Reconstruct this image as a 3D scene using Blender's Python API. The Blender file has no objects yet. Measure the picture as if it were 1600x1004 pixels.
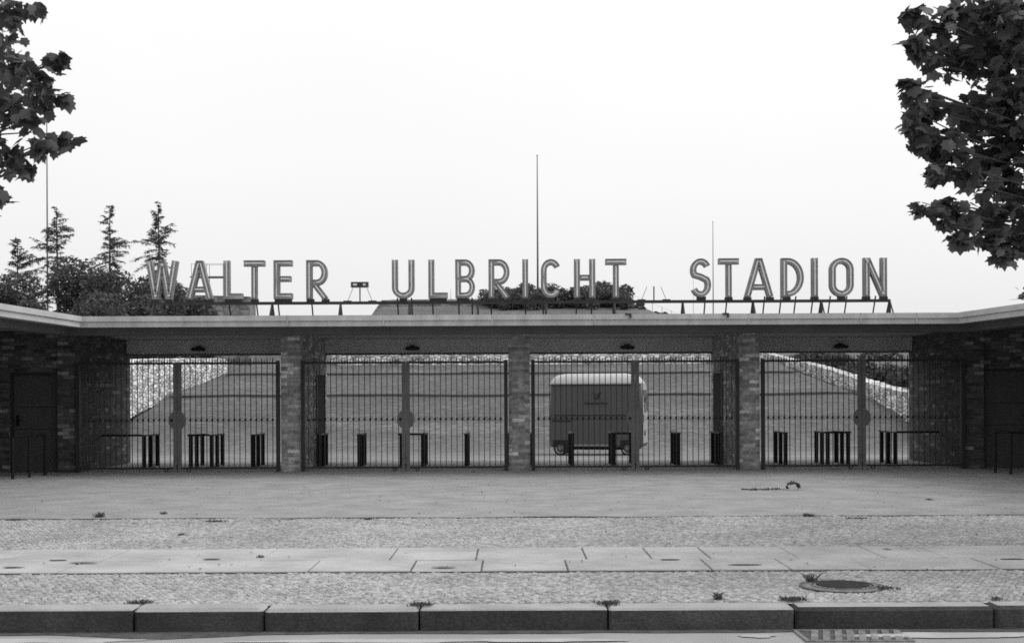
import bpy, math, random
from mathutils import Vector, Matrix, noise
random.seed(7)
R = math.radians
scn = bpy.context.scene
col = scn.collection
H0 = 1.56          # eye height
F = 2000.0         # focal length in photo pixels

# ------------------------------------------------------------------ materials
def new_mat(name):
    m = bpy.data.materials.new(name); m.use_nodes = True
    nt = m.node_tree
    b = nt.nodes['Principled BSDF']
    b.inputs['Specular IOR Level'].default_value = 0.3
    return m, nt, b
def N(nt, t, **kw):
    n = nt.nodes.new(t)
    for k, v in kw.items():
        if k.startswith('i_'):
            n.inputs[k[2:].replace('_', ' ')].default_value = v
        else: setattr(n, k, v)
    return n
def g3(v): return (v, v, v, 1)
def ramp(nt, fac, stops):
    r = nt.nodes.new('ShaderNodeValToRGB')
    while len(r.color_ramp.elements) < len(stops): r.color_ramp.elements.new(0.5)
    for e, (p, v) in zip(r.color_ramp.elements, stops):
        e.position = p; e.color = g3(v)
    nt.links.new(fac, r.inputs['Fac'])
    return r
def mixmul(nt, a, b, fac=1.0):
    m = nt.nodes.new('ShaderNodeMix'); m.data_type = 'RGBA'; m.blend_type = 'MULTIPLY'
    m.inputs[0].default_value = fac
    nt.links.new(a, m.inputs[6]); nt.links.new(b, m.inputs[7])
    return m.outputs[2]
def mixc(nt, fac, a, b):
    m = nt.nodes.new('ShaderNodeMix'); m.data_type = 'RGBA'
    nt.links.new(fac, m.inputs[0]); nt.links.new(a, m.inputs[6]); nt.links.new(b, m.inputs[7])
    return m.outputs[2]
def bump(nt, b, h, strength=.3, dist=.01):
    n = N(nt, 'ShaderNodeBump', i_Strength=strength, i_Distance=dist)
    nt.links.new(h, n.inputs['Height']); nt.links.new(n.outputs[0], b.inputs['Normal'])
def mat(name, v, var=.25, scale=4, rough=.8, bmp=.2, fine=60, dist=.005, metal=0, streak=None):
    """gray surface: large patches x fine speckle, with bump"""
    m, nt, b = new_mat(name)
    tc = N(nt, 'ShaderNodeTexCoord')
    vec = tc.outputs['Object']
    if streak:
        mp = N(nt, 'ShaderNodeMapping'); mp.inputs['Scale'].default_value = streak
        nt.links.new(vec, mp.inputs[0]); vec = mp.outputs[0]
    a = N(nt, 'ShaderNodeTexNoise', i_Scale=scale, i_Detail=6, i_Roughness=.6)
    c = N(nt, 'ShaderNodeTexNoise', i_Scale=fine, i_Detail=3)
    nt.links.new(vec, a.inputs['Vector']); nt.links.new(tc.outputs['Object'], c.inputs['Vector'])
    r1 = ramp(nt, a.outputs[0], [(.25, v*(1-var)), (.75, v*(1+var))])
    r2 = ramp(nt, c.outputs[0], [(.3, 1-var*.6), (.7, 1+var*.4)])
    nt.links.new(mixmul(nt, r1.outputs[0], r2.outputs[0]), b.inputs['Base Color'])
    b.inputs['Roughness'].default_value = rough
    b.inputs['Metallic'].default_value = metal
    if bmp: bump(nt, b, c.outputs[0], bmp, dist)
    return m
def brick_mat(name, stops, mortar=.2, bw=.26, rh=.078):
    m, nt, b = new_mat(name)
    tc = N(nt, 'ShaderNodeTexCoord'); ge = N(nt, 'ShaderNodeNewGeometry')
    sp = N(nt, 'ShaderNodeSeparateXYZ'); sn = N(nt, 'ShaderNodeSeparateXYZ')
    nt.links.new(tc.outputs['Object'], sp.inputs[0]); nt.links.new(ge.outputs['True Normal'], sn.inputs[0])
    ab = N(nt, 'ShaderNodeMath', operation='ABSOLUTE'); nt.links.new(sn.outputs[0], ab.inputs[0])
    gt = N(nt, 'ShaderNodeMath', operation='GREATER_THAN'); gt.inputs[1].default_value = .6
    nt.links.new(ab.outputs[0], gt.inputs[0])
    mx = N(nt, 'ShaderNodeMix')
    nt.links.new(gt.outputs[0], mx.inputs[0]); nt.links.new(sp.outputs[0], mx.inputs[2]); nt.links.new(sp.outputs[1], mx.inputs[3])
    cb = N(nt, 'ShaderNodeCombineXYZ'); nt.links.new(mx.outputs[0], cb.inputs[0]); nt.links.new(sp.outputs[2], cb.inputs[1])
    br = N(nt, 'ShaderNodeTexBrick'); br.offset = .5
    br.inputs['Color1'].default_value = g3(0); br.inputs['Color2'].default_value = g3(1); br.inputs['Mortar'].default_value = g3(.5)
    br.inputs['Scale'].default_value = 1; br.inputs['Mortar Size'].default_value = .006; br.inputs['Mortar Smooth'].default_value = .3
    br.inputs['Brick Width'].default_value = bw; br.inputs['Row Height'].default_value = rh
    nt.links.new(cb.outputs[0], br.inputs['Vector'])
    r = ramp(nt, br.outputs['Color'], stops)
    mc = N(nt, 'ShaderNodeRGB'); mc.outputs[0].default_value = g3(mortar)
    c0 = mixc(nt, br.outputs['Fac'], r.outputs[0], mc.outputs[0])
    no = N(nt, 'ShaderNodeTexNoise', i_Scale=9, i_Detail=5); nt.links.new(tc.outputs['Object'], no.inputs['Vector'])
    r2 = ramp(nt, no.outputs[0], [(.3, .65), (.7, 1.25)])
    nt.links.new(mixmul(nt, c0, r2.outputs[0]), b.inputs['Base Color'])
    b.inputs['Roughness'].default_value = .85
    iv = N(nt, 'ShaderNodeMath', operation='SUBTRACT'); iv.inputs[0].default_value = 1
    nt.links.new(br.outputs['Fac'], iv.inputs[1]); bump(nt, b, iv.outputs[0], .6, .008)
    return m
def stone_mat(name, scale, lo, hi, gap, rough=.9, bs=.8, bd=.02, squash=(1, 1, 1), patch=None):
    """irregular stones with dark joints; rubble walls and mosaic paving"""
    m, nt, b = new_mat(name)
    tc = N(nt, 'ShaderNodeTexCoord'); mp = N(nt, 'ShaderNodeMapping'); mp.inputs['Scale'].default_value = squash
    nt.links.new(tc.outputs['Object'], mp.inputs[0])
    v1 = N(nt, 'ShaderNodeTexVoronoi', i_Scale=scale); v2 = N(nt, 'ShaderNodeTexVoronoi', feature='DISTANCE_TO_EDGE', i_Scale=scale)
    nt.links.new(mp.outputs[0], v1.inputs['Vector']); nt.links.new(mp.outputs[0], v2.inputs['Vector'])
    bw = N(nt, 'ShaderNodeRGBToBW'); nt.links.new(v1.outputs['Color'], bw.inputs[0])
    r1 = ramp(nt, bw.outputs[0], [(.2, lo), (.8, hi)])
    r2 = ramp(nt, v2.outputs['Distance'], [(.0, gap), (.14, 1)])
    c = mixmul(nt, r1.outputs[0], r2.outputs[0])
    no = N(nt, 'ShaderNodeTexNoise', i_Scale=patch or 1.2, i_Detail=6); nt.links.new(tc.outputs['Object'], no.inputs['Vector'])
    r3 = ramp(nt, no.outputs[0], [(.3, .74), (.65, 1.12)])
    c = mixmul(nt, c, r3.outputs[0])
    n2 = N(nt, 'ShaderNodeTexNoise', i_Scale=scale*5, i_Detail=3); nt.links.new(tc.outputs['Object'], n2.inputs['Vector'])
    r4 = ramp(nt, n2.outputs[0], [(.3, .8), (.7, 1.15)])
    c = mixmul(nt, c, r4.outputs[0])
    nt.links.new(c, b.inputs['Base Color'])
    b.inputs['Roughness'].default_value = rough
    rb = ramp(nt, v2.outputs['Distance'], [(0, 0), (.2, 1)])
    bump(nt, b, rb.outputs[0], bs, bd)
    return m
def leaf_mat(name, lo, hi, sc=.35, trans=.25):
    m, nt, b = new_mat(name)
    oi = N(nt, 'ShaderNodeNewGeometry')
    r = ramp(nt, oi.outputs['Random Per Island'], [(0, lo), (1, hi)])
    nt.links.new(r.outputs[0], b.inputs['Base Color'])
    b.inputs['Roughness'].default_value = .5
    tr = N(nt, 'ShaderNodeBsdfTranslucent'); nt.links.new(r.outputs[0], tr.inputs[0])
    ms = N(nt, 'ShaderNodeMixShader'); ms.inputs[0].default_value = trans
    out = nt.nodes['Material Output']
    nt.links.new(b.outputs[0], ms.inputs[1]); nt.links.new(tr.outputs[0], ms.inputs[2]); nt.links.new(ms.outputs[0], out.inputs[0])
    return m

M = {}
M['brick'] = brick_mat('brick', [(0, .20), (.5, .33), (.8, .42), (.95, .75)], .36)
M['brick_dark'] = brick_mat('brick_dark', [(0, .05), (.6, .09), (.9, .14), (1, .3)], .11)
M['fascia'] = mat('fascia', .56, .20, 1.4, .7, .1, 50, streak=(3.5, 1, .35))
M['fascia_low'] = mat('fascia_low', .52, .22, 1.4, .7, .1, 50, streak=(3.5, 1, .35))
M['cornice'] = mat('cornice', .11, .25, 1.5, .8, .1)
M['ceiling'] = mat('ceiling', .34, .12, .8, .85, .15, 30)
M['plaster'] = mat('plaster', .78, .12, 1.5, .9, .15, 30)
M['rooftop'] = mat('rooftop', .15, .3, .8, .95, .3)
M['iron'] = mat('iron', .035, .35, 6, .55, .2, 80)
M['iron_grey'] = mat('iron_grey', .15, .3, 5, .6, .2, 80)
M['rail'] = mat('rail', .014, .4, 5, .6, .2)
M['rail_top'] = mat('rail_top', .05, .5, 3, .6, .2)
M['door'] = mat('door', .075, .22, 2, .65, .15, 40, streak=(8, 8, 1))
M['dark'] = mat('dark', .012, .3, 3, .9, 0)
M['letter'] = mat('letter', .26, .3, 5, .6, .1)
M['letter_in'] = mat('letter_in', .50, .25, 6, .6, .1)
M['tube'] = mat('tube', .85, .08, 10, .25, 0)
M['steel'] = mat('steel', .05, .4, 5, .6, .1)
M['asphalt'] = mat('asphalt', .305, .24, 1.6, .92, .8, 28, .02)
M['road'] = mat('road', .33, .16, 1.1, .9, .4, 110, .008)
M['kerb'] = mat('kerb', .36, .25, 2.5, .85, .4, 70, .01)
M['kerb_face_shade'] = mat('kerb_face_shade', .052, .65, 1.6, .85, .5, 60, .012)  # kerb front's shade painted in as a dark tone, mottled with stains
M['kerb_face_shade2'] = mat('kerb_face_shade2', .075, .7, 1.3, .85, .5, 50, .014)
M['slab'] = mat('slab', .43, .28, 1.5, .85, .3, 90, .006)
M['sand'] = mat('sand', .42, .18, 2.5, .95, .3, 120, .006)
m_, nt_, b_ = new_mat('sett'); ge_ = N(nt_, 'ShaderNodeNewGeometry'); r_ = ramp(nt_, ge_.outputs['Random Per Island'], [(0, .29), (.5, .385), (1, .50)])
tc_ = N(nt_, 'ShaderNodeTexCoord'); n_ = N(nt_, 'ShaderNodeTexNoise', i_Scale=.9, i_Detail=7); nt_.links.new(tc_.outputs['Object'], n_.inputs['Vector'])
nf_ = N(nt_, 'ShaderNodeTexNoise', i_Scale=140, i_Detail=2); nt_.links.new(tc_.outputs['Object'], nf_.inputs['Vector'])
c_ = mixmul(nt_, mixmul(nt_, r_.outputs[0], ramp(nt_, n_.outputs[0], [(.3, .82), (.7, 1.12)]).outputs[0]), ramp(nt_, nf_.outputs[0], [(.3, .7), (.7, 1.25)]).outputs[0])
nt_.links.new(c_, b_.inputs['Base Color']); b_.inputs['Roughness'].default_value = .85; M['sett'] = m_
M['joint'] = mat('joint', .10, .5, 3, .95, .3)
M['mosaic'] = stone_mat('mosaic', 19, .27, .53, .55, bs=.5, bd=.008, squash=(1, .5, .01), patch=1.0)
M['rubble'] = stone_mat('rubble', 4.6, .38, .98, .58, bs=1, bd=.05, squash=(.8, .42, 1.25))
M['rubble_grey'] = stone_mat('rubble_grey', 2.0, .22, .36, .6, bs=.6, bd=.04)
M['earth'] = mat('earth', .08, .4, 2, .95, .4)
M['soil'] = mat('soil', .15, .5, 7, .95, .4)
M['edge'] = mat('edge', .085, .3, 3, .95, .3)
M['bark'] = mat('bark', .10, .4, 6, .9, .6, 30, .02, streak=(3, 3, 1))
M['leaf'] = leaf_mat('leaf', .03, .17, trans=.4)
M['conifer'] = leaf_mat('conifer', .05, .15, trans=.3)
M['bush'] = leaf_mat('bush', .05, .15, trans=.25)
M['weed'] = leaf_mat('weed', .06, .13)
M['twig'] = mat('twig', .06, .4, 9, .9, .3)
M['van'] = mat('van', .09, .1, 1.5, .42, .03, 50)
M['van_roof'] = mat('van_roof', .48, .06, 2, .45, .02)
M['van_front'] = mat('van_front', .38, .1, 2, .45, .02)
M['van_mark'] = mat('van_mark', .018, .1, 5, .6, 0)
M['rubber'] = mat('rubber', .02, .2, 8, .85, .1)
M['grate'] = mat('grate', .20, .5, 9, .8, .5, 40)
M['chrome'] = mat('chrome', .24, .1, 5, .4, 0)
M['glass'], _nt, _b = new_mat('glass'); _b.inputs['Base Color'].default_value = g3(.02); _b.inputs['Roughness'].default_value = .08
M['pole'] = mat('pole', .22, .2, 3, .6, .1)
M['concrete'] = mat('concrete', .38, .25, 1.2, .9, .3, 20, .02)

# grass bank: gravel near the gate, grass with worn patches beyond
def bank_mat():
    m, nt, b = new_mat('bank_grass')
    tc = N(nt, 'ShaderNodeTexCoord'); sp = N(nt, 'ShaderNodeSeparateXYZ'); nt.links.new(tc.outputs['Object'], sp.inputs[0])
    n1 = N(nt, 'ShaderNodeTexNoise', i_Scale=.22, i_Detail=8, i_Roughness=.65)
    n2 = N(nt, 'ShaderNodeTexNoise', i_Scale=3.5, i_Detail=8, i_Roughness=.75)
    mp = N(nt, 'ShaderNodeMapping'); mp.inputs['Scale'].default_value = (.5, 1.4, 1)
    nt.links.new(tc.outputs['Object'], mp.inputs[0])
    nt.links.new(mp.outputs[0], n1.inputs['Vector']); nt.links.new(tc.outputs['Object'], n2.inputs['Vector'])
    grass = ramp(nt, n2.outputs[0], [(.28, .05), (.5, .12), (.72, .24)])
    gravel = ramp(nt, n2.outputs[0], [(.25, .15), (.7, .33)])
    mr = N(nt, 'ShaderNodeMapRange'); mr.inputs['From Min'].default_value = 39; mr.inputs['From Max'].default_value = 50
    nt.links.new(sp.outputs[1], mr.inputs['Value'])
    ad = N(nt, 'ShaderNodeMath', operation='ADD'); nt.links.new(mr.outputs[0], ad.inputs[0])
    sc = N(nt, 'ShaderNodeMapRange'); sc.inputs['To Min'].default_value = -1.0; sc.inputs['To Max'].default_value = 1.0
    nt.links.new(n1.outputs[0], sc.inputs['Value']); nt.links.new(sc.outputs[0], ad.inputs[1]); ad.use_clamp = True
    c = mixc(nt, ad.outputs[0], gravel.outputs[0], grass.outputs[0])
    r3 = ramp(nt, n1.outputs[0], [(.35, .62), (.65, 1.35)])
    nt.links.new(mixmul(nt, c, r3.outputs[0]), b.inputs['Base Color'])
    b.inputs['Roughness'].default_value = .95
    bump(nt, b, n2.outputs[0], .7, .12)
    return m
M['bank'] = bank_mat()

# ------------------------------------------------------------------ mesh helpers
class MB:
    def __init__(s): s.v = []; s.f = []; s.m = []; s.ms = []
    def mi(s, m):
        if m not in s.ms: s.ms.append(m)
        return s.ms.index(m)
    def add(s, vs, fs, m):
        o = len(s.v); k = s.mi(m); s.v += [tuple(v) for v in vs]
        for f in fs: s.f.append([i+o for i in f]); s.m.append(k)
    def box(s, x0, x1, y0, y1, z0, z1, m, bv=0):
        if bv:
            b = bv
            pts = []
            for z, k in ((z0, b), (z0+b, 0), (z1-b, 0), (z1, b)):
                x0_, x1_, y0_, y1_ = x0+k, x1-k, y0+k, y1-k
                if k == 0:
                    pts += [(x0_+b, y0_, z), (x1_-b, y0_, z), (x1_, y0_+b, z), (x1_, y1_-b, z), (x1_-b, y1_, z), (x0_+b, y1_, z), (x0_, y1_-b, z), (x0_, y0_+b, z)]
                else:
                    pts += [(x0_+b*.3, y0_, z), (x1_-b*.3, y0_, z), (x1_, y0_+b*.3, z), (x1_, y1_-b*.3, z), (x1_-b*.3, y1_, z), (x0_+b*.3, y1_, z), (x0_, y1_-b*.3, z), (x0_, y0_+b*.3, z)]
            fs = [list(range(7, -1, -1)), list(range(24, 32))]
            for r in range(3):
                for i in range(8):
                    j = (i+1) % 8; fs.append([r*8+i, r*8+j, (r+1)*8+j, (r+1)*8+i])
            s.add(pts, fs, m); return
        s.add([(x0, y0, z0), (x1, y0, z0), (x1, y1, z0), (x0, y1, z0), (x0, y0, z1), (x1, y0, z1), (x1, y1, z1), (x0, y1, z1)],
              [[0, 3, 2, 1], [4, 5, 6, 7], [0, 1, 5, 4], [1, 2, 6, 5], [2, 3, 7, 6], [3, 0, 4, 7]], m)
    def tube(s, pts, r, m, n=8, closed=False, r1=None, cap=True):
        pts = [Vector(p) for p in pts]; k = len(pts); rings = []
        up0 = None
        for i, p in enumerate(pts):
            a = pts[i-1] if (i > 0 or closed) else p
            b = pts[(i+1) % k] if (i < k-1 or closed) else p
            t = (b-a)
            t = t.normalized() if t.length > 1e-9 else Vector((0, 0, 1))
            if up0 is None:
                up0 = Vector((0, 0, 1)) if abs(t.z) < .9 else Vector((1, 0, 0))
            u = t.cross(up0); u = u.normalized() if u.length > 1e-6 else Vector((1, 0, 0)); w = u.cross(t)
            rr = r if r1 is None else r + (r1-r)*i/max(1, k-1)
            rings.append([p+(u*math.cos(2*math.pi*j/n)+w*math.sin(2*math.pi*j/n))*rr for j in range(n)])
        vs = [v for g in rings for v in g]; fs = []
        for i in range(k if closed else k-1):
            a = i*n; b = ((i+1) % k)*n
            for j in range(n):
                jj = (j+1) % n; fs.append([a+j, b+j, b+jj, a+jj])
        if not closed and cap:
            fs.append(list(range(n))); fs.append(list(range((k-1)*n, k*n))[::-1])
        s.add(vs, fs, m)
    def prism(s, poly, y0, y1, m):      # polygon in xz extruded along y
        n = len(poly)
        vs = [(x, y0, z) for x, z in poly]+[(x, y1, z) for x, z in poly]
        fs = [list(range(n)), list(range(n, 2*n))[::-1]]
        for i in range(n): fs.append([i, i+n, (i+1) % n+n, (i+1) % n])
        s.add(vs, fs, m)
    def build(s, name, parent=None, smooth=False, loc=None):
        me = bpy.data.meshes.new(name); me.from_pydata(s.v, [], s.f)
        for m in s.ms: me.materials.append(m)
        me.polygons.foreach_set('material_index', s.m)
        if smooth: me.polygons.foreach_set('use_smooth', [True]*len(s.f))
        me.update()
        o = bpy.data.objects.new(name, me); col.objects.link(o)
        if parent: o.parent = parent
        if loc: o.location = loc
        return o
def fixn(o):
    import bmesh
    bm = bmesh.new(); bm.from_mesh(o.data); bmesh.ops.recalc_face_normals(bm, faces=bm.faces); bm.to_mesh(o.data); bm.free()
    return o
def tag(o, label=None, cat=None, group=None, kind=None):
    if label: o['label'] = label
    if cat: o['category'] = cat
    if group: o['group'] = group
    if kind: o['kind'] = kind
    return o
def empty(name, loc, label, cat, group=None, rz=0):
    o = bpy.data.objects.new(name, None); col.objects.link(o); o.location = loc; o.rotation_euler.z = rz
    o.empty_display_size = .3
    return tag(o, label, cat, group)
def copy_tree(o, parent=None):
    c = o.copy(); col.objects.link(c)
    if parent is not None: c.parent = parent
    for ch in list(o.children): copy_tree(ch, c)
    return c

# ------------------------------------------------------------------ terrain
def sm(a, b, x):
    t = max(0, min(1, (x-a)/(b-a))); return t*t*(3-2*t)
def lerpt(x, tab):
    if x <= tab[0][0]: return tab[0][1]
    for (a, va), (b, vb) in zip(tab, tab[1:]):
        if x <= b: return va+(vb-va)*(x-a)/(b-a)
    return tab[-1][1]
def wall_r_x(Y): return lerpt(Y, [(46, 15.2), (50, 15.5), (90, 19.4), (112, 21.7)])
def wall_r_bot(Y): return lerpt(Y, [(46, .35), (50, .71), (63, 1.58), (75, 2.24), (82, 2.83), (90, 3.45), (112, 4.9)])
def wall_r_top(Y): return lerpt(Y, [(46, 1.35), (50, 1.58), (56, 1.87), (63, 2.35), (75, 3.17), (82, 3.6), (90, 4.0), (112, 5.3)])
WL = [(-14.6, 46), (-15.0, 50), (-16.1, 60), (-17.0, 72), (-17.5, 75), (-18.6, 77), (-21, 78)]
def wall_l_x(Y): return lerpt(Y, [(46, -14.6), (50, -15.0), (60, -16.1), (72, -16.4), (75, -16.6)])
def wall_l_bot(Y): return lerpt(Y, [(46, .4), (50, .98), (60, 1.75), (72, 2.4), (75, 2.6), (80, 3.5)])
def terr(x, y):
    base = lerpt(y, [(30.9, -.012), (42, -.4), (46, -.42), (50, .1), (54, .78), (58.4, 1.5), (58.8, 1.62), (65, 2.60), (65.4, 2.72), (110, 9.9), (124, 9.9), (160, 4), (400, 3)])
    side = .3*sm(8, 15, abs(x))*(1-sm(51, 57, y))*sm(44, 50, y)
    z = base+side
    # lower shelf on the left, with a steep flank up to the mound
    capl = 3.55+max(0, min(12, (x+.150*y)*1.05))
    if y > 40: z = min(z, capl) if x < 10 else z
    if 44 < y < 80 and x < 0 and x >= wall_l_x(y)-1.0: z = min(z, wall_l_bot(y)-.1+max(0, x-wall_l_x(y))*.5)
    # right flank falls to the rubble wall
    if y > 46:
        xr = wall_r_x(y); zr = wall_r_bot(y)
        if x <= xr: z = min(z, zr+.02+(xr-x)*(.42 if y > 60 else .42-.02*(60-y)))
        else: z = min(z, zr+.4*sm(0, .6, x-xr))
    # behind the left rubble wall
    if y > 45 and x < wall_l_x(y)-1.0:
        z = max(z, min(3.0, lerpt(y, [(45, .2), (50, 2.2), (60, 2.9), (75, 3.3)])))
    # left bank, far
    if y > 92:
        t = sm(-18.6, -21, x); z = z*(1-t)+max(z, lerpt(y, [(92, 3.5), (99, 8.0), (130, 8.2), (170, 3), (400, 2)]))*t
    z += .05*noise.noise(Vector((x*.35, y*.35, 0)))*sm(44, 52, y)
    return z
xs = [-320, -220, -150, -100, -75, -60, -50, -42]+[-36+i*.75 for i in range(97)]+[42, 50, 60, 75, 100, 150, 220, 320]
ys = [30.86]+[32+i*2 for i in range(6)]+[44+i*.8 for i in range(18)]+[58.4, 58.8, 59.6]+[60.5+i*.9 for i in range(5)]+[65.0, 65.4]+[66.2+i*1.1 for i in range(58)]+[134, 142, 152, 165, 185, 220, 280, 400]
mb = MB(); W = len(xs)
mb.add([(x, y, terr(x, y)) for y in ys for x in xs],
       [[j*W+i, j*W+i+1, (j+1)*W+i+1, (j+1)*W+i] for j in range(len(ys)-1) for i in range(W-1)], M['bank'])
o = mb.build('terrain', smooth=True); tag(o, kind='structure')
mb = MB(); mb.add([(-900, -700, -1.2), (900, -700, -1.2), (900, 1500, -1.2), (-900, 1500, -1.2)], [[0, 1, 2, 3]], M['earth'])
tag(mb.build('ground'), kind='structure')

def sheet(name, x0, x1, y0, y1, z, m, nx=1):
    mb = MB()
    mb.add([(x0, y0, z), (x1, y0, z), (x1, y1, z), (x0, y1, z)], [[0, 1, 2, 3]], m)
    return tag(mb.build(name), kind='structure')
XW = 90
# forecourt with an irregular front edge
mb = MB(); n = 360; vs = []
for i in range(n+1):
    x = -XW/2+XW*i/n
    y = 16.4+.10*noise.noise(Vector((x*.9, 0, 0)))+.05*noise.noise(Vector((x*4, 3, 0)))
    vs += [(x, y, .004), (x, 30.9, .004)]
mb.add(vs, [[2*i, 2*i+2, 2*i+3, 2*i+1] for i in range(n)], M['asphalt'])
tag(mb.build('forecourt'), kind='structure')
sheet('mosaic_bed', -XW/2, XW/2, 9.60, 17.2, -.006, M['mosaic'])
def setts(y0, y1, hx, p, seed):
    random.seed(seed); vs = []; fs = []; ny = int((y1-y0)/p); nx = int(2*hx/p)
    for j in range(ny):
        for i in range(nx):
            x = -hx+(i+(.5 if j % 2 else 0))*p+random.uniform(-.2, .2)*p
            arc_ = .55*p*math.sin(x*2.6+j*.05); y = y0+(j+.5)*p+arc_+random.uniform(-.18, .18)*p
            if y < y0+p*.4 or y > y1-p*.4: continue
            if (x-2.70)**2+(y-10.47)**2 < .345**2: continue
            a = p*random.uniform(.36, .47); b = p*random.uniform(.36, .47); c = random.uniform(-.5, .5); zz_ = random.uniform(-.004, .003)+.006*noise.noise(Vector((x*.7, y*.7, 1)))
            ca, sa = math.cos(c), math.sin(c); tx = random.uniform(-.05, .05); ty = random.uniform(-.07, .07); o = len(vs)
            for (k, z) in ((1.0, -.018), (.97, -.002), (.66, .004)):
                for u, v in ((-1, -1), (1, -1), (1, 1), (-1, 1)):
                    uu, vv = u*a*k, v*b*k; vs.append((x+uu*ca-vv*sa, y+uu*sa+vv*ca, z+zz_+uu*tx+vv*ty))
            for r_ in (0, 4):
                for k in range(4): kk = (k+1) % 4; fs.append((o+r_+k, o+r_+kk, o+r_+4+kk, o+r_+4+k))
            fs.append((o+8, o+9, o+10, o+11))
    me = bpy.data.meshes.new('mosaic_setts'); me.from_pydata(vs, [], fs); me.materials.append(M['sett'])
    o = bpy.data.objects.new('mosaic_setts', me); col.objects.link(o); return tag(o, kind='structure')
setts(9.645, 11.335, 8.5, .051, 5); setts(13.065, 16.46, 10.0, .055, 6)
sheet('road', -XW/2, XW/2, -9, 9.40, -.165, M['road'])
sheet('far_pavement', -XW/2, XW/2, -16, -9, -.02, M['mosaic'])
# kerb: separate granite stones, one sheet of setting
mb = MB(); js = [-2.79, -1.83, -.69, .70, 2.07, 3.54]
x = js[0]
while x > -44: x -= random.uniform(.95, 1.5); js.insert(0, x)
x = js[-1]
while x < 44: x += random.uniform(.95, 1.5); js.append(x)
for a, b in zip(js, js[1:]):
    dy = random.uniform(-.012, .010); dz = random.uniform(-.010, .006)
    nf = len(mb.f); mb.box(a+.006, b-.006, 9.40+dy, 9.64+dy, -.34, .006+dz, random.choice((M['kerb_face_shade'], M['kerb_face_shade2'], M['kerb_face_shade'])), bv=random.uniform(.012, .028))
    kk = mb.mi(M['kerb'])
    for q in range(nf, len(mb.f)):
        if all(mb.v[i][2] > -.02 for i in mb.f[q]): mb.m[q] = kk  # tops take the lighter tone, other faces keep the painted shade
tag(mb.build('kerb'), kind='structure')
mb = MB()
def slabrow(y0, y1, joints, z):
    js = list(joints); x = js[0]
    while x > -44: x -= random.uniform(.7, 1.35); js.insert(0, x)
    x = js[-1]
    while x < 44: x += random.uniform(.7, 1.3); js.append(x)
    for a, b in zip(js, js[1:]):
        t = random.uniform(-.004, .004)
        mb.box(a+.007, b-.007, y0+.005, y1-.005, -.1, z+t, M['slab'], bv=.007)
slabrow(11.35, 12.09, [-3.31, -1.82, -.91, -.28, .49, 1.77, 2.47, 3.18], .014)
slabrow(12.09, 13.05, [-3.9, -2.4, -1.17, -.35, .70, 1.32, 1.88, 2.71, 3.53, 4.1], .014)
tag(mb.build('paving_slabs'), kind='structure')
# dark soil in the joints around the slabs
sheet('slab_joints', -XW/2, XW/2, 11.335, 13.065, .0045, M['joint'])
# hollows worn in slabs holding dirt
def patch(name, cx, cy, rx, ry, z, m, seed, n=40, amp=.25, h=0):
    mb = MB(); vs = [(cx, cy, z+h)]
    for i in range(n):
        a = 2*math.pi*i/n; k = 1+amp*noise.noise(Vector((math.cos(a)*2+seed, math.sin(a)*2, seed)))+amp*.4*noise.noise(Vector((math.cos(a)*7+seed, math.sin(a)*7, seed)))
        vs.append((cx+rx*k*math.cos(a), cy+ry*k*math.sin(a), z))
    mb.add(vs, [[0, i+1, (i+1) % n+1] for i in range(n)], m)
    o = mb.build(name, smooth=bool(h)); return tag(o, kind='structure')
M['damp'] = mat('damp', .09, .5, 6, .8, .3)
for k, (px, py, w) in enumerate([(130, 882, 22), (692, 889, 20), (1163, 885, 26), (90, 878, 14), (1046, 877, 16), (330, 876, 14), (1580, 876, 20), (20, 889, 16)]):
    Y = F*H0/(py-618-(800-px)*.0044); X = (px-800)*Y/F
    patch('dirt', X, Y, w*Y/F, .035, .0225, M['damp'], k*3.1)

# sand drifted along the gutter, damp strip next to the kerb
mb = MB(); vs = []; n = 500
for i in range(n+1):
    x = -12+24*i/n
    w = 9.33-.10*(.5+.5*noise.noise(Vector((x*.5, 9, 0))))-.05*noise.noise(Vector((x*2.2, 4, 0)))
    w -= .16*math.exp(-((x+2.55)/.45)**2)
    vs += [(x, w, -.161), (x, 9.42, -.161)]
mb.add(vs, [[2*i, 2*i+2, 2*i+3, 2*i+1] for i in range(n)], M['damp'])
tag(mb.build('gutter'), kind='structure')
for k, (x, y, a, b, h) in enumerate([(-3.6, 9.08, 1.0, .10, .012), (-1.0, 9.02, .9, .07, .008), (1.75, 9.14, .14, .06, .008), (3.15, 9.12, .75, .10, .02), (.2, 9.0, .6, .06, .008), (4.3, 9.15, .7, .1, .02)]):
    patch('sand', x, y, a, b, -.160+.001*k, M['sand'], k*1.7, 60, .45, h)

# ------------------------------------------------------------------ gatehouse
gh = empty('gatehouse', (0, 26.67, 0), 'low brick entrance building with a flat overhanging roof that bends forward at both ends', 'gatehouse')
def part(mbx, name, parent=gh, smooth=False, fix=False):
    o = mbx.build(name, smooth=smooth)
    if fix: fixn(o)
    o.parent = parent
    # vertices are in world space: undo the parent's location
    p = parent; off = Vector((0, 0, 0))
    while p: off += p.location; p = p.parent
    o.location = -off
    return o
PATH = [Vector((-8.92, 13.0)), Vector((-8.38, 24.9)), Vector((8.68, 24.9)), Vector((10.06, 13.0))]
def offs(d):
    out = []
    for i, p in enumerate(PATH):
        ns = []
        for a, b in ((i-1, i), (i, i+1)):
            if 0 <= a and b < len(PATH):
                t = (PATH[b]-PATH[a]).normalized(); ns.append(Vector((-t.y, t.x)))
        if len(ns) == 1: out.append(p+ns[0]*d)
        else:
            nn = (ns[0]+ns[1]).normalized(); out.append(p+nn*(d/nn.dot(ns[0])))
    return out
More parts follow.
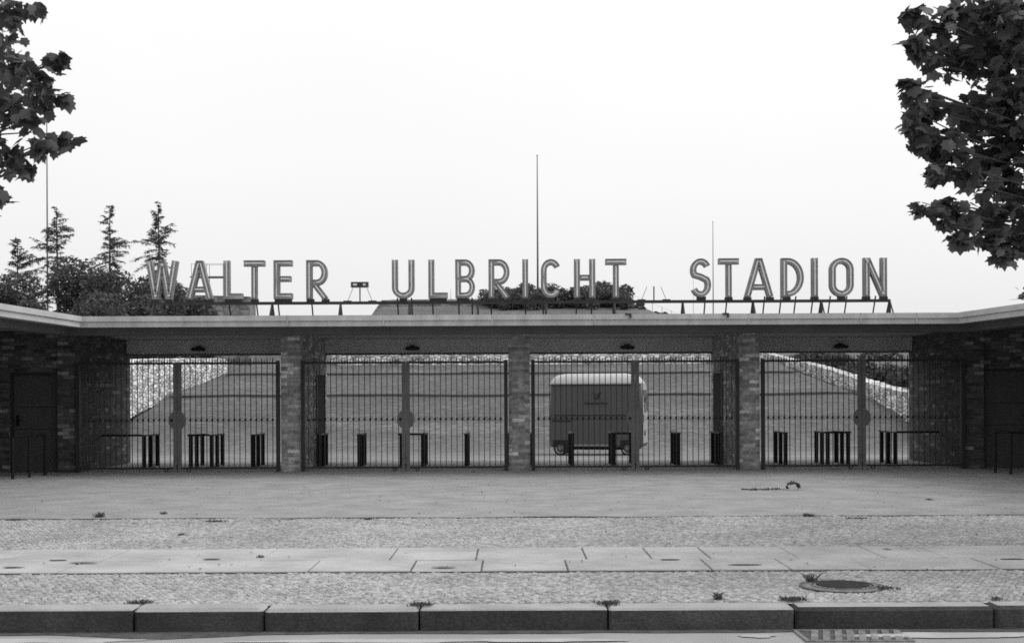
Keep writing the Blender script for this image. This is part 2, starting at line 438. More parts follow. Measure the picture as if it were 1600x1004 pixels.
def sweep(prof, m, name, parent=gh):
    mb = MB(); n = len(prof); vs = []
    for i in range(len(PATH)):
        for d, z in prof:
            q = offs(d)[i]; vs.append((q.x, q.y, z))
    fs = []
    for i in range(len(PATH)-1):
        for j in range(n):
            k = (j+1) % n; fs.append([i*n+j, i*n+k, (i+1)*n+k, (i+1)*n+j])
    fs.append(list(range(n))); fs.append(list(range((len(PATH)-1)*n, len(PATH)*n))[::-1])
    mb.add(vs, fs, m)
    return part(mb, name, parent, fix=True)
roof = sweep([(.012, 3.125), (.012, 2.94), (.40, 2.935), (.45, 2.985), (5.7, 2.90), (5.7, 2.935)], M['ceiling'], 'roof')
sweep([(-.03, 3.137), (-.03, 3.035), (.004, 3.035), (.004, 3.137)], M['fascia'], 'fascia')
sweep([(.0, 3.033), (.0, 2.925), (.008, 2.925), (.008, 3.033)], M['fascia_low'], 'fascia')
sweep([(.0, 3.14), (5.72, 2.945), (5.72, 2.935), (.0, 3.13)], M['rooftop'], 'roof_covering')
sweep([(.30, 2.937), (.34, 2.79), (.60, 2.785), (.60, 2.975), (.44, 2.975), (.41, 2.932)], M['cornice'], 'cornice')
sweep([(5.25, 2.92), (5.25, 2.575), (5.56, 2.575), (5.56, 2.92)], M['plaster'], 'back_lintel')
sweep([(5.235, 2.573), (5.235, 2.545), (5.60, 2.545), (5.60, 2.573)], M['cornice'], 'lintel_board')
# zinc joints across the fascia
for px in (450, 600, 770, 930, 1170, 1345, 1432):
    mb = MB(); X = (px-800)/80.3; mb.box(X-.012, X+.012, 24.862, 24.90, 2.93, 3.142, M['fascia_low']); part(mb, 'fascia_seam')
for px in (985, 1137):
    mb = MB(); X = (px-800)/80.3; mb.box(X-.10, X+.02, 24.84, 24.90, 3.12, 3.15, M['steel']); mb.box(X-.015, X+.02, 24.83, 24.868, 3.06, 3.14, M['steel']); part(mb, 'gutter_bracket')
YF, YB = 26.67, 30.42
def pillar(x0, x1, m, y1=YB, name='pillar'):
    mb = MB(); mb.box(x0, x1, YF, y1, 0, 2.78, m)
    mb.add([(x0, YF, 2.78), (x1, YF, 2.78), (x1, y1, 2.78), (x0, y1, 2.78)], [], m)
    return part(mb, name)
for a, b in ((-4.81, -4.40), (4.73, 5.16)):
    # tall front pier then a lower-topped wall behind follows the ceiling slope
    mb = MB()
    mb.add([(a, YF, 0), (b, YF, 0), (b, YB, 0), (a, YB, 0), (a, YF, 2.97), (b, YF, 2.97), (b, YB, 2.92), (a, YB, 2.92)],
           [[0, 3, 2, 1], [4, 5, 6, 7], [0, 1, 5, 4], [1, 2, 6, 5], [2, 3, 7, 6], [3, 0, 4, 7]], M['brick'])
    part(mb, 'pier_wall')
mb = MB(); mb.box(-.07, .37, YF, YF+.44, 0, 2.97, M['brick']); part(mb, 'pillar')
# side doors in the pier walls (dark) with frames
for sx, xf in ((1, -4.40), (-1, 4.73)):
    mb = MB(); a, b = sorted((xf, xf+sx*.02)); mb.box(a, b, 28.75, 29.85, 0, 2.05, M['dark']); d = part(mb, 'side_door')
    mb = MB(); a, b = sorted((xf, xf+sx*.035))
    mb.box(a, b, 28.69, 28.747, 0, 2.11, M['iron_grey']); mb.box(a, b, 29.853, 29.91, 0, 2.11, M['iron_grey']); mb.box(a, b, 28.75, 29.85, 2.053, 2.11, M['iron_grey'])
    part(mb, 'door_frame', d)
# end blocks with doors
def endblock(sx, xin, xpil, xd1, xend):
    def X(a, b): return (a, b) if a < b else (b, a)
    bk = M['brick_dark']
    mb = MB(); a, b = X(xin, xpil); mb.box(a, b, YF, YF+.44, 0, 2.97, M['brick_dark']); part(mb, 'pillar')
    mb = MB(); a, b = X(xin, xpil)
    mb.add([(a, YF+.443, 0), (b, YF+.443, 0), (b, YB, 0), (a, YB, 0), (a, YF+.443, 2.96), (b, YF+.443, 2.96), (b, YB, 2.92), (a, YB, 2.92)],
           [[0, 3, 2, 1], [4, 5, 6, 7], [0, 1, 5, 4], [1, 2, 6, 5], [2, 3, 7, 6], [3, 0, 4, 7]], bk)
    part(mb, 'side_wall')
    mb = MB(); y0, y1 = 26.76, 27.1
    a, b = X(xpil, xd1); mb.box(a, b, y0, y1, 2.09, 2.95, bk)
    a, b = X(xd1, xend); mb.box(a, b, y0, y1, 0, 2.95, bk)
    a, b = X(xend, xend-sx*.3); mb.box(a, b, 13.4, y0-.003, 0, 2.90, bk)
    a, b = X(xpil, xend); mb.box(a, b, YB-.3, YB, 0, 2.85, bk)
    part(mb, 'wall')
    mb = MB(); a, b = X(xpil+sx*.0, xd1)
    mb.box(a+.05, b-.05, 26.86, 26.91, .02, 2.035, M['door'])
    for z in (.12, .95, 1.38): pass
    mb.box(a+.10, b-.10, 26.848, 26.86, 1.36, 1.372, M['iron'])
    mb.box(a+.10, b-.10, 26.848, 26.86, .90, .912, M['iron'])
    d = part(mb, 'door')
    mb = MB(); mb.box(a, a+.047, 26.80, 26.92, 0, 2.09, M['iron']); mb.box(b-.047, b, 26.80, 26.92, 0, 2.09, M['iron']); mb.box(a+.05, b-.05, 26.80, 26.92, 2.04, 2.09, M['iron'])
    part(mb, 'door_frame', d)
    mb = MB(); hx = (a+.13) if sx < 0 else (b-.13)
    mb.box(hx-.03, hx+.03, 26.835, 26.86, .98, 1.2, M['dark']); mb.tube([(hx, 26.81, 1.1), (hx+.1*(-sx), 26.80, 1.1)], .011, M['iron'])
    part(mb, 'handle', d)
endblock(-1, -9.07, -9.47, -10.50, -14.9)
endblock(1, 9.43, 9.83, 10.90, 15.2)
# a dark step line where the covered floor ends
mb = MB(); mb.box(-9.06, 9.42, 30.66, 30.90, -.1, .008, M['sand']); tag(mb.build('floor_edge'), kind='structure')
# lamps under the ceiling
def lamp(x, y, lab):
    zc = 2.755
    t = empty('bulkhead_lamp', (x, y, zc), lab, 'lamp', 'lamps on the rear lintel')
    mb = MB(); mb.tube([(0, .14, -.04), (0, 0, -.045)], .05, M['iron'], 10); mb.build('bracket', t)
    mb = MB(); mb.tube([(-.06, 0, -.05), (.06, 0, -.05)], .038, M['iron'], 10); mb.build('socket', t)
    mb = MB(); mb.tube([(.06, 0, -.055), (.085, 0, -.06), (.11, 0, -.06), (.125, 0, -.06)], .035, M['glass'], 10, r1=.02); mb.build('bulb_glass', t); mb = MB()
    mb.tube([(-.06, 0, -.055), (-.085, 0, -.06), (-.11, 0, -.06), (-.125, 0, -.06)], .035, M['glass'], 10, r1=.02); mb.build('bulb_glass', t)
    t.scale = (1.35, 1, 1.35)
for x, w in ((-7.35, 'leftmost gate'), (-2.33, 'second gate from the left'), (2.71, 'gate with the van behind it'), (7.71, 'rightmost gate')):
    lamp(x, 30.0, 'small dark bulkhead lamp on the rear lintel above the '+w)

# ------------------------------------------------------------------ gates
def make_gate(xa, xb, xc, label, ornate=True):
    Y = 26.62
    g = empty('iron_gate', (xc, Y, 0), label, 'gate', 'double gates between the brick piers')
    zt, zb = 2.262, .085
    for side in (-1, 1):
        xo = xa if side < 0 else xb
        L0 = xo-xc; L1 = side*.005     # local x from hinge to middle
        a, b = min(L0, L1), max(L0, L1)
        lf = MB()
        hp = L0+side*-.045
        lf.box(min(L0, L0-side*.075), max(L0, L0-side*.075), -.04, .04, 0.0, 2.31, M['iron'])
        in0 = L0-side*.078; in1 = side*.085
        lo, hi = min(in0, in1), max(in0, in1)
        lf.box(lo, hi, -.022, .022, zt-.022, zt+.022, M['iron'])
        lf.box(lo, hi, -.022, .022, zb-.02, zb+.02, M['iron'])
        lf.box(min(side*.004, side*.082), max(side*.004, side*.082), -.03-.002*side, .03, .06, 2.285, M['iron_grey'])
        leaf = lf.build('gate_leaf', g)
        n = 17; br = MB(); sc = MB(); fin = MB()
        dx = (hi-lo)/(n+.2)
        for i in range(n):
            x = lo+dx*(i+.6)
            br.box(x-.0075, x+.0075, -.0075, .0075, zb+.02, zt-.022, M['iron'])
            # finial above the rail, shorter spike between
            br.add([(x-.011, -.011, zt+.022), (x+.011, -.011, zt+.022), (x+.011, .011, zt+.022), (x-.011, .011, zt+.022), (x-.007, -.007, zt+.085), (x+.007, -.007, zt+.10), (x+.007, .007, zt+.10), (x-.007, .007, zt+.10), (x, 0, zt+.125)],
                   [[0, 1, 5, 4], [1, 2, 6, 5], [2, 3, 7, 6], [3, 0, 4, 7], [4, 5, 8], [5, 6, 8], [6, 7, 8], [7, 4, 8]], M['iron'])
            if i < n-1:
                x2 = x+dx/2
                br.add([(x2-.008, -.008, zt+.022), (x2+.008, -.008, zt+.022), (x2+.008, .008, zt+.022), (x2-.008, .008, zt+.022), (x2, 0, zt+.10)],
                       [[0, 1, 4], [1, 2, 4], [2, 3, 4], [3, 0, 4]], M['iron'])
            # forged knot on the bar and a scroll beside it
            zk = 1.085
            sc.add([(x-.030, 0, zk), (x, -.03, zk), (x+.030, 0, zk), (x, .03, zk), (x, 0, zk+.05), (x, 0, zk-.05)],
                   [[0, 1, 4], [1, 2, 4], [2, 3, 4], [3, 0, 4], [1, 0, 5], [2, 1, 5], [3, 2, 5], [0, 3, 5]], M['iron'])
            if i < n-1:
                pts = []
                for k in range(9):
                    an = R(-60+k*32); pts.append((x+dx*.5-.5*dx*.55+math.cos(an)*.026+.01, 0, zk+.01+math.sin(an)*.034))
                sc.tube(pts, .004, M['iron'], 5)
                sc.tube([(x+.02, 0, zk-.03), (x+dx-.02, 0, zk-.035)], .004, M['iron'], 4)
        br.build('bar_grille', leaf); sc.build('scroll_band', leaf)
        # half of the octagonal lock plate
        lp = MB(); r = .185; pts = [(math.cos(R(22.5+45*k))*r, 1.08+math.sin(R(22.5+45*k))*r) for k in range(8)]
        if side < 0: poly = [(-.083, 1.08+.175), (-.083-.03, 1.08+.16), (-.178, 1.08+.075), (-.178, 1.08-.075), (-.113, 1.08-.16), (-.083, 1.08-.175)]
        else: poly = [(.083, 1.08-.175), (.113, 1.08-.16), (.178, 1.08-.075), (.178, 1.08+.075), (.113, 1.08+.16), (.083, 1.08+.175)]
        lp.prism(poly, -.034, -.014, M['iron_grey']); pl = lp.build('lock_plate', leaf); fixn(pl)
        if side < 0:
            k_ = MB(); k_.tube([(-.115, -.034, 1.085), (-.115, -.055, 1.085)], .026, M['dark'], 10); k_.build('knob', leaf)
        wh = MB(); xw = side*.235
        pts = [(xw+math.cos(R(a_))*.032, 0, .045+math.sin(R(a_))*.034) for a_ in range(0, 360, 30)]
        wh.tube(pts, .014, M['iron'], 6, closed=True); wh.box(xw-.045, xw-.033, -.012, .012, .045, .065, M['iron']); wh.box(xw+.033, xw+.045, -.012, .012, .045, .065, M['iron'])
        wh.build('wheel', leaf)
    bo = MB(); bo.tube([(0, -.036, .0), (0, -.036, .16)], .010, M['iron'], 6); bo.build('drop_bolt', g)
    return g
make_gate(-9.06, -4.83, -6.96, 'closed wrought iron double gate furthest left, with the rubble wall seen through it')
make_gate(-4.385, -.09, -2.21, 'closed wrought iron double gate left of the central brick pillar')
make_gate(.40, 4.72, 2.56, 'closed wrought iron double gate in front of the parked van')
make_gate(5.18, 9.41, 7.27, 'closed wrought iron double gate furthest right, with a sloping stone wall seen through it')

# ------------------------------------------------------------------ railings
def barrier(specs, lab, group='short queue railings inside the gates', lateral=()):
    """specs: list of (x, y0, y1): runs in depth with three posts; lateral: extra top bars (x0,x1,y)"""
    x0, y0, _ = specs[0]
    t = empty('queue_railing', (x0, y0, 0), lab, 'railing', group)
    def P(x, y): return x-x0, y-y0
    for (x, a, b) in specs:
        for y in (a, (a+b)/2, b):
            mb = MB(); u, v = P(x, y); mb.box(u-.042, u+.042, v-.03, v+.03, -.03, .700, M['rail'], bv=.006); mb.build('post', t)
        mb = MB(); u, v = P(x, a); mb.box(u-.048, u+.048, v-.07, v+(b-a)+.07, .701, .735, M['rail_top'], bv=.006); mb.build('top_rail', t)
    for (xa, xb, y) in lateral:
        mb = MB(); u0, v = P(xa, y); u1, _ = P(xb, y); mb.box(u0, u1, v-.03, v+.03, .702, .748, M['rail'], bv=.006); mb.build('cross_rail', t)
    return t
ya, yb = 28.2, 29.25
barrier([(-8.11, ya, yb)], 'leftmost queue railing inside the gates, its cross bar running to the side wall', lateral=[(-9.05, -8.16, ya)])
barrier([(-7.08, ya, yb), (-6.62, ya, yb)], 'double queue railing just right of the leftmost gate middle post', lateral=[(-7.15, -6.68, ya-.0)])
barrier([(-5.70, ya, yb)], 'single queue railing inside the leftmost gate near the brick pier')
barrier([(-4.25, ya, yb)], 'single queue railing against the dark side door of the left pier')
barrier([(-3.37, ya, yb)], 'single queue railing alone in the left half of the second gate')
barrier([(-2.44, ya, yb), (-1.97, ya, yb)], 'double queue railing behind the middle post of the second gate', lateral=[(-2.52, -1.92, ya)])
barrier([(-1.01, ya, yb)], 'single thin queue railing alone in the right half of the second gate')
barrier([(-.12, ya, yb)], 'queue railing hiding behind the left edge of the central pillar')
barrier([(.45, ya, yb)], 'queue railing hiding behind the right edge of the central pillar')
barrier([(1.32, ya, yb)], 'single queue railing in front of the rear half of the parked van')
barrier([(2.24, ya, yb), (2.71, ya, yb)], 'double queue railing in front of the van front wheels', lateral=[(2.18, 2.78, ya)])
barrier([(3.66, ya, yb)], 'single queue railing just right of the parked van')
barrier([(4.58, ya, yb)], 'single queue railing against the dark side door of the right pier')
barrier([(6.02, ya, yb)], 'single queue railing inside the rightmost gate next to the brick pier')
barrier([(6.95, ya, yb), (7.40, ya, yb)], 'double queue railing just left of the rightmost gate middle post', lateral=[(6.88, 7.46, ya)])
barrier([(8.44, ya, yb)], 'rightmost queue railing inside the gates, its cross bar running to the side wall', lateral=[(8.49, 9.40, ya)])
def door_rail(pts, lab):
    x0, y0 = pts[0]
    t = empty('door_railing', (x0, y0, 0), lab, 'railing', 'tubular railings outside by the end doors')
    for i, (x, y) in enumerate(pts):
        mb = MB(); mb.tube([(x-x0, y-y0, -.02), (x-x0, y-y0, .81)], .028, M['rail'], 10); mb.build('post', t)
    for (a, b) in zip(pts, pts[1:]):
        mb = MB(); d = (Vector(b)-Vector(a)).normalized()*.03
        mb.tube([(a[0]-x0+d.x, a[1]-y0+d.y, .815), (b[0]-x0-d.x, b[1]-y0-d.y, .815)], .03, M['rail'], 10); mb.build('top_rail', t)
door_rail([(-9.42, 25.8), (-9.47, 25.1), (-9.58, 24.55), (-10.6, 24.45), (-11.6, 24.45)], 'low dark tubular railing in front of the left end door')
door_rail([(9.53, 25.25), (9.62, 24.7), (10.3, 24.6), (11.3, 24.6)], 'low dark tubular railing in front of the right end door')

# ------------------------------------------------------------------ sign
SY = 25.6; SS = F/SY
sign = empty('roof_sign', (0, SY, 3.14), 'long sign of free-standing channel letters with pale tubes standing on the roof edge', 'sign')
LH = .775; hw = .058
def arc(cx, cz, rx, rz, a0, a1, n=14):
    return [(cx+rx*math.cos(R(a0+(a1-a0)*i/n)), cz+rz*math.sin(R(a0+(a1-a0)*i/n))) for i in range(n+1)]
def strokes(ch, w):
    l, r = hw, w-hw; b, t = hw, LH-hw; m = w/2; T = LH
    if ch == 'W': return [([(l*.9, T), (w*.275, hw), (w*.305, hw), (m-.012, T-hw), (m+.012, T-hw), (w*.695, hw), (w*.725, hw), (w-l*.9, T)], 0)]
    if ch == 'A': return [([(l*.9, 0), (m-.022, T-hw), (m+.022, T-hw), (w-l*.9, 0)], 0), ([(w*.26, .20), (w*.74, .20)], 1)]
    if ch == 'L': return [([(l, T), (l, b), (w, b)], 0)]
    if ch == 'T': return [([(0, t), (w, t)], 0), ([(m, 0), (m, t-hw*.9)], 1)]
    if ch == 'E': return [([(w, t), (l, t), (l, b), (w, b)], 0), ([(l+hw, LH*.52), (w*.93, LH*.52)], 1)]
    if ch == 'R':
        rr = .195; return [([(l, 0), (l, t), (w*.50, t)]+arc(w*.50, t-rr, w*.5-hw, rr, 90, -90)[1:]+[(l+hw*.9, t-2*rr)], 0), ([(l+.09, t-2*rr-.02), (r+.02, 0)], 1)]
    if ch == 'U': return [([(l, T)]+arc(m, b+.155, m-hw, .155, 180, 360, 16)+[(r, T)], 0)]
    if ch == 'B':
        r1 = .165; r2 = (t-b)/2-r1
        return [([(l, LH*.5), (l, t), (w*.5, t)]+arc(w*.5, t-r1, w*.5-hw-.006, r1, 90, -90)[1:]+[(l+hw*.9, t-2*r1)], 0),
                ([(w*.5, t-2*r1)]+arc(w*.5, b+r2, w*.5-hw, r2, 90, -90)[1:]+[(l, b), (l, LH*.5)], 1)]
    if ch == 'I': return [([(m, 0), (m, T)], 0)]
    if ch == 'C':
        return [(arc(m, t-.17, m-hw, .17, 25, 180, 14)+arc(m, b+.17, m-hw, .17, 180, 335, 14), 0)]
    if ch == 'H': return [([(l, 0), (l, T)], 0), ([(r, 0), (r, T)], 0), ([(l+hw, LH*.52), (r-hw, LH*.52)], 1)]
    if ch == 'S':
        r1 = .172; cz1 = t-r1; r2 = (t-b)/2-.172+.035; r2 = .185
        return [(arc(m, cz1, m-hw, r1, 25, 215, 16)+[(m, LH*.53)]+arc(m, b+r2, m-hw, r2, 35, -155, 16), 0)]
    if ch == 'D': return [([(l, 0), (l, t), (w*.28, t)]+arc(w*.28, (t+b)/2, w*.72-hw, (t-b)/2, 90, -90, 20)[1:]+[(l+hw*.9, b)], 0)]
    if ch == 'O': return [(arc(m, t-.175, m-hw, .175, 0, 180, 14)+arc(m, b+.175, m-hw, .175, 180, 360, 14), 2)]
    if ch == 'N': return [([(l, 0), (l, T)], 0), ([(r, 0), (r, T)], 0), ([(l+.012, T-.02), (r-.012, .02)], 1)]
def clean(pts):
    out = [pts[0]]
    for p in pts[1:]:
        if math.hypot(p[0]-out[-1][0], p[1]-out[-1][1]) > .004: out.append(p)
    return out
def chan(mb, pts, closed, prof, m_of):
    """sweep an open profile polygon (u across, d depth) with mitres along pts in the xz plane"""
    pts = [Vector(p) for p in clean(pts)]
    if closed and (pts[0]-pts[-1]).length < .004: pts.pop()
    k = len(pts); n = len(prof); vs = []
    for i, p in enumerate(pts):
        ns = []
        if i > 0 or closed: t = (p-pts[i-1]).normalized(); ns.append(Vector((-t.y, t.x)))
        if i < k-1 or closed: t = (pts[(i+1) % k]-p).normalized(); ns.append(Vector((-t.y, t.x)))
        if len(ns) == 1: nn = ns[0]; sc = 1
        else:
            nn = ns[0]+ns[1]; nn = nn.normalized() if nn.length > 1e-3 else ns[0]; sc = min(1/max(.15, nn.dot(ns[0])), 2.2)
        for u, d in prof:
            q = p+nn*(u*sc); vs.append((q.x, d, q.y))
    segs = k if closed else k-1
    for j in range(n):
        jj = (j+1) % n
        mb.add([], [], m_of(j))
        kk = mb.mi(m_of(j)); o = len(mb.v) if j == 0 else o0
        if j == 0: o0 = len(mb.v); mb.v += vs; o = o0
        for i in range(segs):
            a = i; b = (i+1) % k
            mb.f.append([o+a*n+j, o+a*n+jj, o+b*n+jj, o+b*n+j]); mb.m.append(kk)
    if not closed:
        kk = mb.mi(m_of(0))
        mb.f.append([o0+j for j in range(n)]); mb.m.append(kk)
        mb.f.append([o0+(k-1)*n+j for j in range(n)][::-1]); mb.m.append(kk)
TXT = [('W', 229, 278), ('A', 292, 332), ('L', 350, 379), ('T', 381, 414), ('E', 428, 457), ('R', 479, 512),
       ('U', 613, 648), ('L', 670, 700), ('B', 712, 743), ('R', 764, 797), ('I', 817, 827), ('C', 846, 877), ('H', 898, 931), ('T', 947, 980),
       ('S', 1080, 1112), ('T', 1124, 1156), ('A', 1165, 1209), ('D', 1222, 1257), ('I', 1270, 1280), ('O', 1298, 1335), ('N', 1351, 1387)]
Z0 = 3.515-3.14
for ch, a, b in TXT:
    w = (b-a)/SS; x0 = (a-800)/SS
    if ch == 'I': w = 2*hw
    mb = MB(); tb = MB()
    for pts, mode in strokes(ch, w):
        off = .003 if mode == 1 else 0; t_ = .016; W2 = hw-(.003 if mode == 1 else 0)
        prof = [(-W2, .15-off), (-W2, off), (-W2+t_, off), (-W2+t_, .04+off), (W2-t_, .04+off), (W2-t_, off), (W2, off), (W2, .15-off)]
        chan(mb, pts, mode == 2, prof, lambda j: M['letter_in'] if j in (2, 3, 4) else M['letter'])
        cp = clean(pts)
        if mode != 2:      # tube stops short of the ends
            p0, p1 = Vector(cp[0]), Vector(cp[1]); q0, q1 = Vector(cp[-1]), Vector(cp[-2])
            cp[0] = tuple(p0+(p1-p0).normalized()*.03); cp[-1] = tuple(q0+(q1-q0).normalized()*.03)
        elif math.hypot(cp[0][0]-cp[-1][0], cp[0][1]-cp[-1][1]) < .005: cp.pop()
        tb.tube([(x, .018, z) for x, z in cp], .016, M['tube'], 6, closed=mode == 2)
    o = mb.build('letter', sign, loc=(x0, 0, Z0)); fixn(o); o['label'] = 'letter '+ch
    tb.build('neon_tube', o)
    # dark foot between letter and beam
    feet = {'W': (.29, .71), 'A': (.1, .9), 'N': (.12, .88), 'H': (.18, .82), 'U': (.5,), 'O': (.5,), 'S': (.5,), 'C': (.5,), 'T': (.5,), 'I': (.5,), 'R': (.18, .9), 'L': (.5,), 'E': (.5,), 'B': (.4,), 'D': (.25,)}[ch]
    for q in feet:
        hwf = .17 if ch in 'LEB' else .075
        if ch == 'B': hwf = .13
        ft = MB(); ft.box(w*q-hwf, w*q+hwf, .02, .13, -.052, .018 if ch in 'UOSC' else -.001, M['steel']); ft.build('foot', o)
xl, xr = (232-800)/SS, (1393-800)/SS
zb = 3.43-3.14
mb = MB(); mb.box(xl, xr, .03, .11, zb, zb+.032, M['steel']); mb.box(xl, xr, .03, .042, zb-.03, zb-.001, M['steel']); mb.build('beam', sign)
for px in (240, 425, 532, 640, 747, 854, 961, 1068, 1178, 1285, 1392):
    x = (px-800)/SS; mb = MB()
    mb.tube([(x, .06, zb), (x-.0, .06, -.0)], .024, M['steel'], 6, r1=.03)
    mb.tube([(x, .08, zb), (x, .30, -.02)], .02, M['steel'], 6); mb.tube([(x, .04, zb), (x, -.22, -.01)], .016, M['steel'], 6)
    mb.box(x-.06, x+.06, 0, .12, -.005, .012, M['steel']); mb.build('post', sign)
for px in (301, 319, 356, 399, 433, 486, 621, 643, 676, 717, 738, 768, 822, 850, 902, 926, 960, 1104, 1138, 1197, 1223, 1246, 1273, 1300, 1326, 1371):
    x = (px-800)/SS; mb = MB()
    mb.tube([(x, .10, zb+.10), (x, .34, -.02)], .015, M['steel'], 6); mb.build('strut', sign)
def dash(px, bar):
    x = (px-800)/SS
    mb = MB(); mb.tube([(x, .07, zb+.03), (x, .07, zb+.31)], .014, M['steel'], 6)
    m_ = mb.build('mast', sign)
    for s in (-1, 1):
        mb = MB(); mb.tube([(x+s*.14, .07, zb+.30), (x+s*.25, .07, zb+.03)], .005, M['steel'], 4)
        mb.box(x+s*.25-.08, x+s*.25+.08, .04, .10, zb+.033, zb+.05, M['steel']); mb.build('stay', m_)
    if bar:
        mb = MB(); mb.box(x-.175, x+.175, 0, .10, zb+.31, zb+.42, M['letter'])
        mb.box(x-.165, x+.165, -.004, -.001, zb+.32, zb+.41, M['steel'])
        o = mb.build('letter', sign); o['label'] = 'hyphen bar on thin mast'
        tb = MB(); tb.box(x-.13, x-.05, -.014, -.006, zb+.345, zb+.385, M['tube']); tb.box(x+.07, x+.12, -.014, -.006, zb+.345, zb+.385, M['tube']); tb.build('neon_tube', o)
dash(562.5, True); dash(1023, False)

# ------------------------------------------------------------------ stone walls
def ribbon_wall(name, pts, thick, m, lab, cat, side=1, cap=True):
    """pts: (x, y, zbot, ztop); battered, wobbly rubble face"""
    P = []
    for a, b in zip(pts, pts[1:]):
        L = math.hypot(b[0]-a[0], b[1]-a[1]); n = max(1, int(L/.5))
        for i in range(n):
            t = i/n; P.append([a[k]+(b[k]-a[k])*t for k in range(4)])
    P.append(list(pts[-1]))
    mb = MB(); vs = []; nz = 7
    for i, p in enumerate(P):
        a = P[max(0, i-1)]; b = P[min(len(P)-1, i+1)]
        t = Vector((b[0]-a[0], b[1]-a[1])).normalized(); nn = Vector((-t.y, t.x))*side
        zt = p[3]+.10*noise.noise(Vector((i*.7, 0, 5)))
        for j in range(nz):
            z = p[2]-.25+(zt-p[2]+.25)*j/(nz-1)
            w = .09*noise.noise(Vector((p[0]*1.7, p[1]*1.7, z*2)))
            q = Vector((p[0], p[1]))+nn*(w-.12*j/(nz-1)); vs.append((q.x, q.y, z))
        q = Vector((p[0], p[1]))-nn*thick; vs.append((q.x, q.y, zt-.02)); vs.append((q.x, q.y, p[2]-.3))
    K = nz+2
    fs = [[i*K+j, (i+1)*K+j, (i+1)*K+j+1, i*K+j+1] for i in range(len(P)-1) for j in range(K-1)]
    fs += [list(range(K)), [(len(P)-1)*K+j for j in range(K)][::-1]]
    mb.add(vs, fs, m)
    o = mb.build(name); fixn(o); return tag(o, lab, cat)
ribbon_wall('rubble_wall', [(-14.4, 44.5, -.3, 2.35), (-15.0, 50, 1.0-.02, 3.0), (-16.1, 60, 1.75, 3.35), (-16.4, 72, 2.40, 3.72), (-16.6, 75, 2.6, 3.8), (-17.4, 76.8, 2.9, 3.85), (-19.4, 77.8, 3.2, 3.9)], 1.6, M['rubble'],
            'pale rubble stone retaining wall left, with a rounded end, seen through the leftmost gate', 'stone wall', side=-1)
ribbon_wall('rubble_wall', [(wall_r_x(y), y, wall_r_bot(y), wall_r_top(y)) for y in (46, 50, 56, 63, 70, 75, 82, 90, 100, 112)], .8, M['rubble'],
            'pale rubble stone wall right, descending diagonally, seen through the rightmost gate', 'stone wall', side=1)
ribbon_wall('rubble_wall', [(-9.9, 69.5, 2.9, 3.75), (-9.2, 68.6, 3.05, 4.35), (-5, 68.5, 3.1, 4.35), (-1.7, 68.6, 3.15, 4.3), (1.5, 68.6, 3.3, 4.3), (6, 68.6, 3.42, 4.3), (10, 68.6, 3.5, 4.3), (13.5, 68.7, 3.55, 4.2)], 1.0, M['rubble'],
            'pale rubble stone wall across the grass slope, level with the spikes of the second gate', 'stone wall', side=-1)
mb = MB(); mb.prism([(-16, 3.2), (-11.35, 8.1), (-10.5, 9.33), (-5.85, 9.33), (-5.75, 9.08), (-3.85, 8.98), (-3.8, 9.33), (-2.3, 9.30), (-1.1, 7.6), (-.5, 5)], 103.5, 105, M['rubble_grey'])
o = mb.build('bank_wall'); fixn(o); tag(o, 'grey end wall of the stadium bank with a sloping left edge, behind the second word of the sign', 'wall')
mb = MB(); mb.prism([(-25.5, 3), (-25.5, 8.5), (-23, 8.93), (-18.9, 8.80), (-18.8, 3)], 92.4, 94.5, M['rubble_grey'])
o = mb.build('bank_wall'); fixn(o); tag(o, 'grey flat-topped wall of the left stadium bank behind the first word of the sign', 'wall')
# terrace edgings on the slope
for y, x0, x1 in ((58.55, -15.6, 16.1), (65.15, -16.3, 16.8)):
    mb = MB(); n = 60; vs = []
    for i in range(n+1):
        x = x0+(x1-x0)*i/n; z = terr(x, y+.3)+.04; vs += [(x, y-.03, z-.09), (x, y-.03, z-.02), (x, y+.1, z-.015)]
    mb.add(vs, [[3*i+k, 3*i+3+k, 3*i+4+k, 3*i+1+k] for i in range(n) for k in (0, 1)], M['edge']); tag(mb.build('path_edge'), kind='structure')

# ------------------------------------------------------------------ van
van = empty('parcel_van', (2.88, 42.3, terr(2.9, 41.5)+.0), 'boxy dark van with pale roof parked sideways behind the gates', 'van', rz=R(-11))
vl, vw = 3.05, 1.75       # half-extents computed below
x0, x1 = -vl/2, vl/2; y0, y1 = -vw/2, vw/2
mb = MB()
# cross-section rings from bottom to top; rounded corners in plan
def ring(ix, iy, z, rc, slant=0):
    pts = []
    for (cx, cy, a0) in ((x1-ix-rc-slant, y1-iy-rc, 0), (x0+ix+rc, y1-iy-rc, 90), (x0+ix+rc, y0+iy+rc, 180), (x1-ix-rc-slant, y0+iy+rc, 270)):
        for k in range(5):
            a = R(a0+k*22.5); pts.append((cx+rc*math.cos(a), cy+rc*math.sin(a), z))
    return pts
def loft(mb, rings, m, cap0=True, cap1=True):
    n = len(rings[0]); vs = [v for r in rings for v in r]; fs = []
    for i in range(len(rings)-1):
        for j in range(n):
            jj = (j+1) % n; fs.append([i*n+j, i*n+jj, (i+1)*n+jj, (i+1)*n+j])
    if cap0: fs.append(list(range(n))[::-1])
    if cap1: fs.append([(len(rings)-1)*n+j for j in range(n)])
    mb.add(vs, fs, m)
loft(mb, [ring(.04, .03, .27, .07), ring(.01, .0, .34, .07), ring(0, 0, .8, .07), ring(0, 0, 1.28, .07), ring(.008, .012, 1.285, .07), ring(.008, .012, 1.31, .07), ring(0, .0, 1.315, .07), ring(0.01, .01, 1.9, .12, .02), ring(.02, .02, 2.30, .14, .05)], M['van'])
vb = mb.build('body', van, smooth=False)
mb = MB()
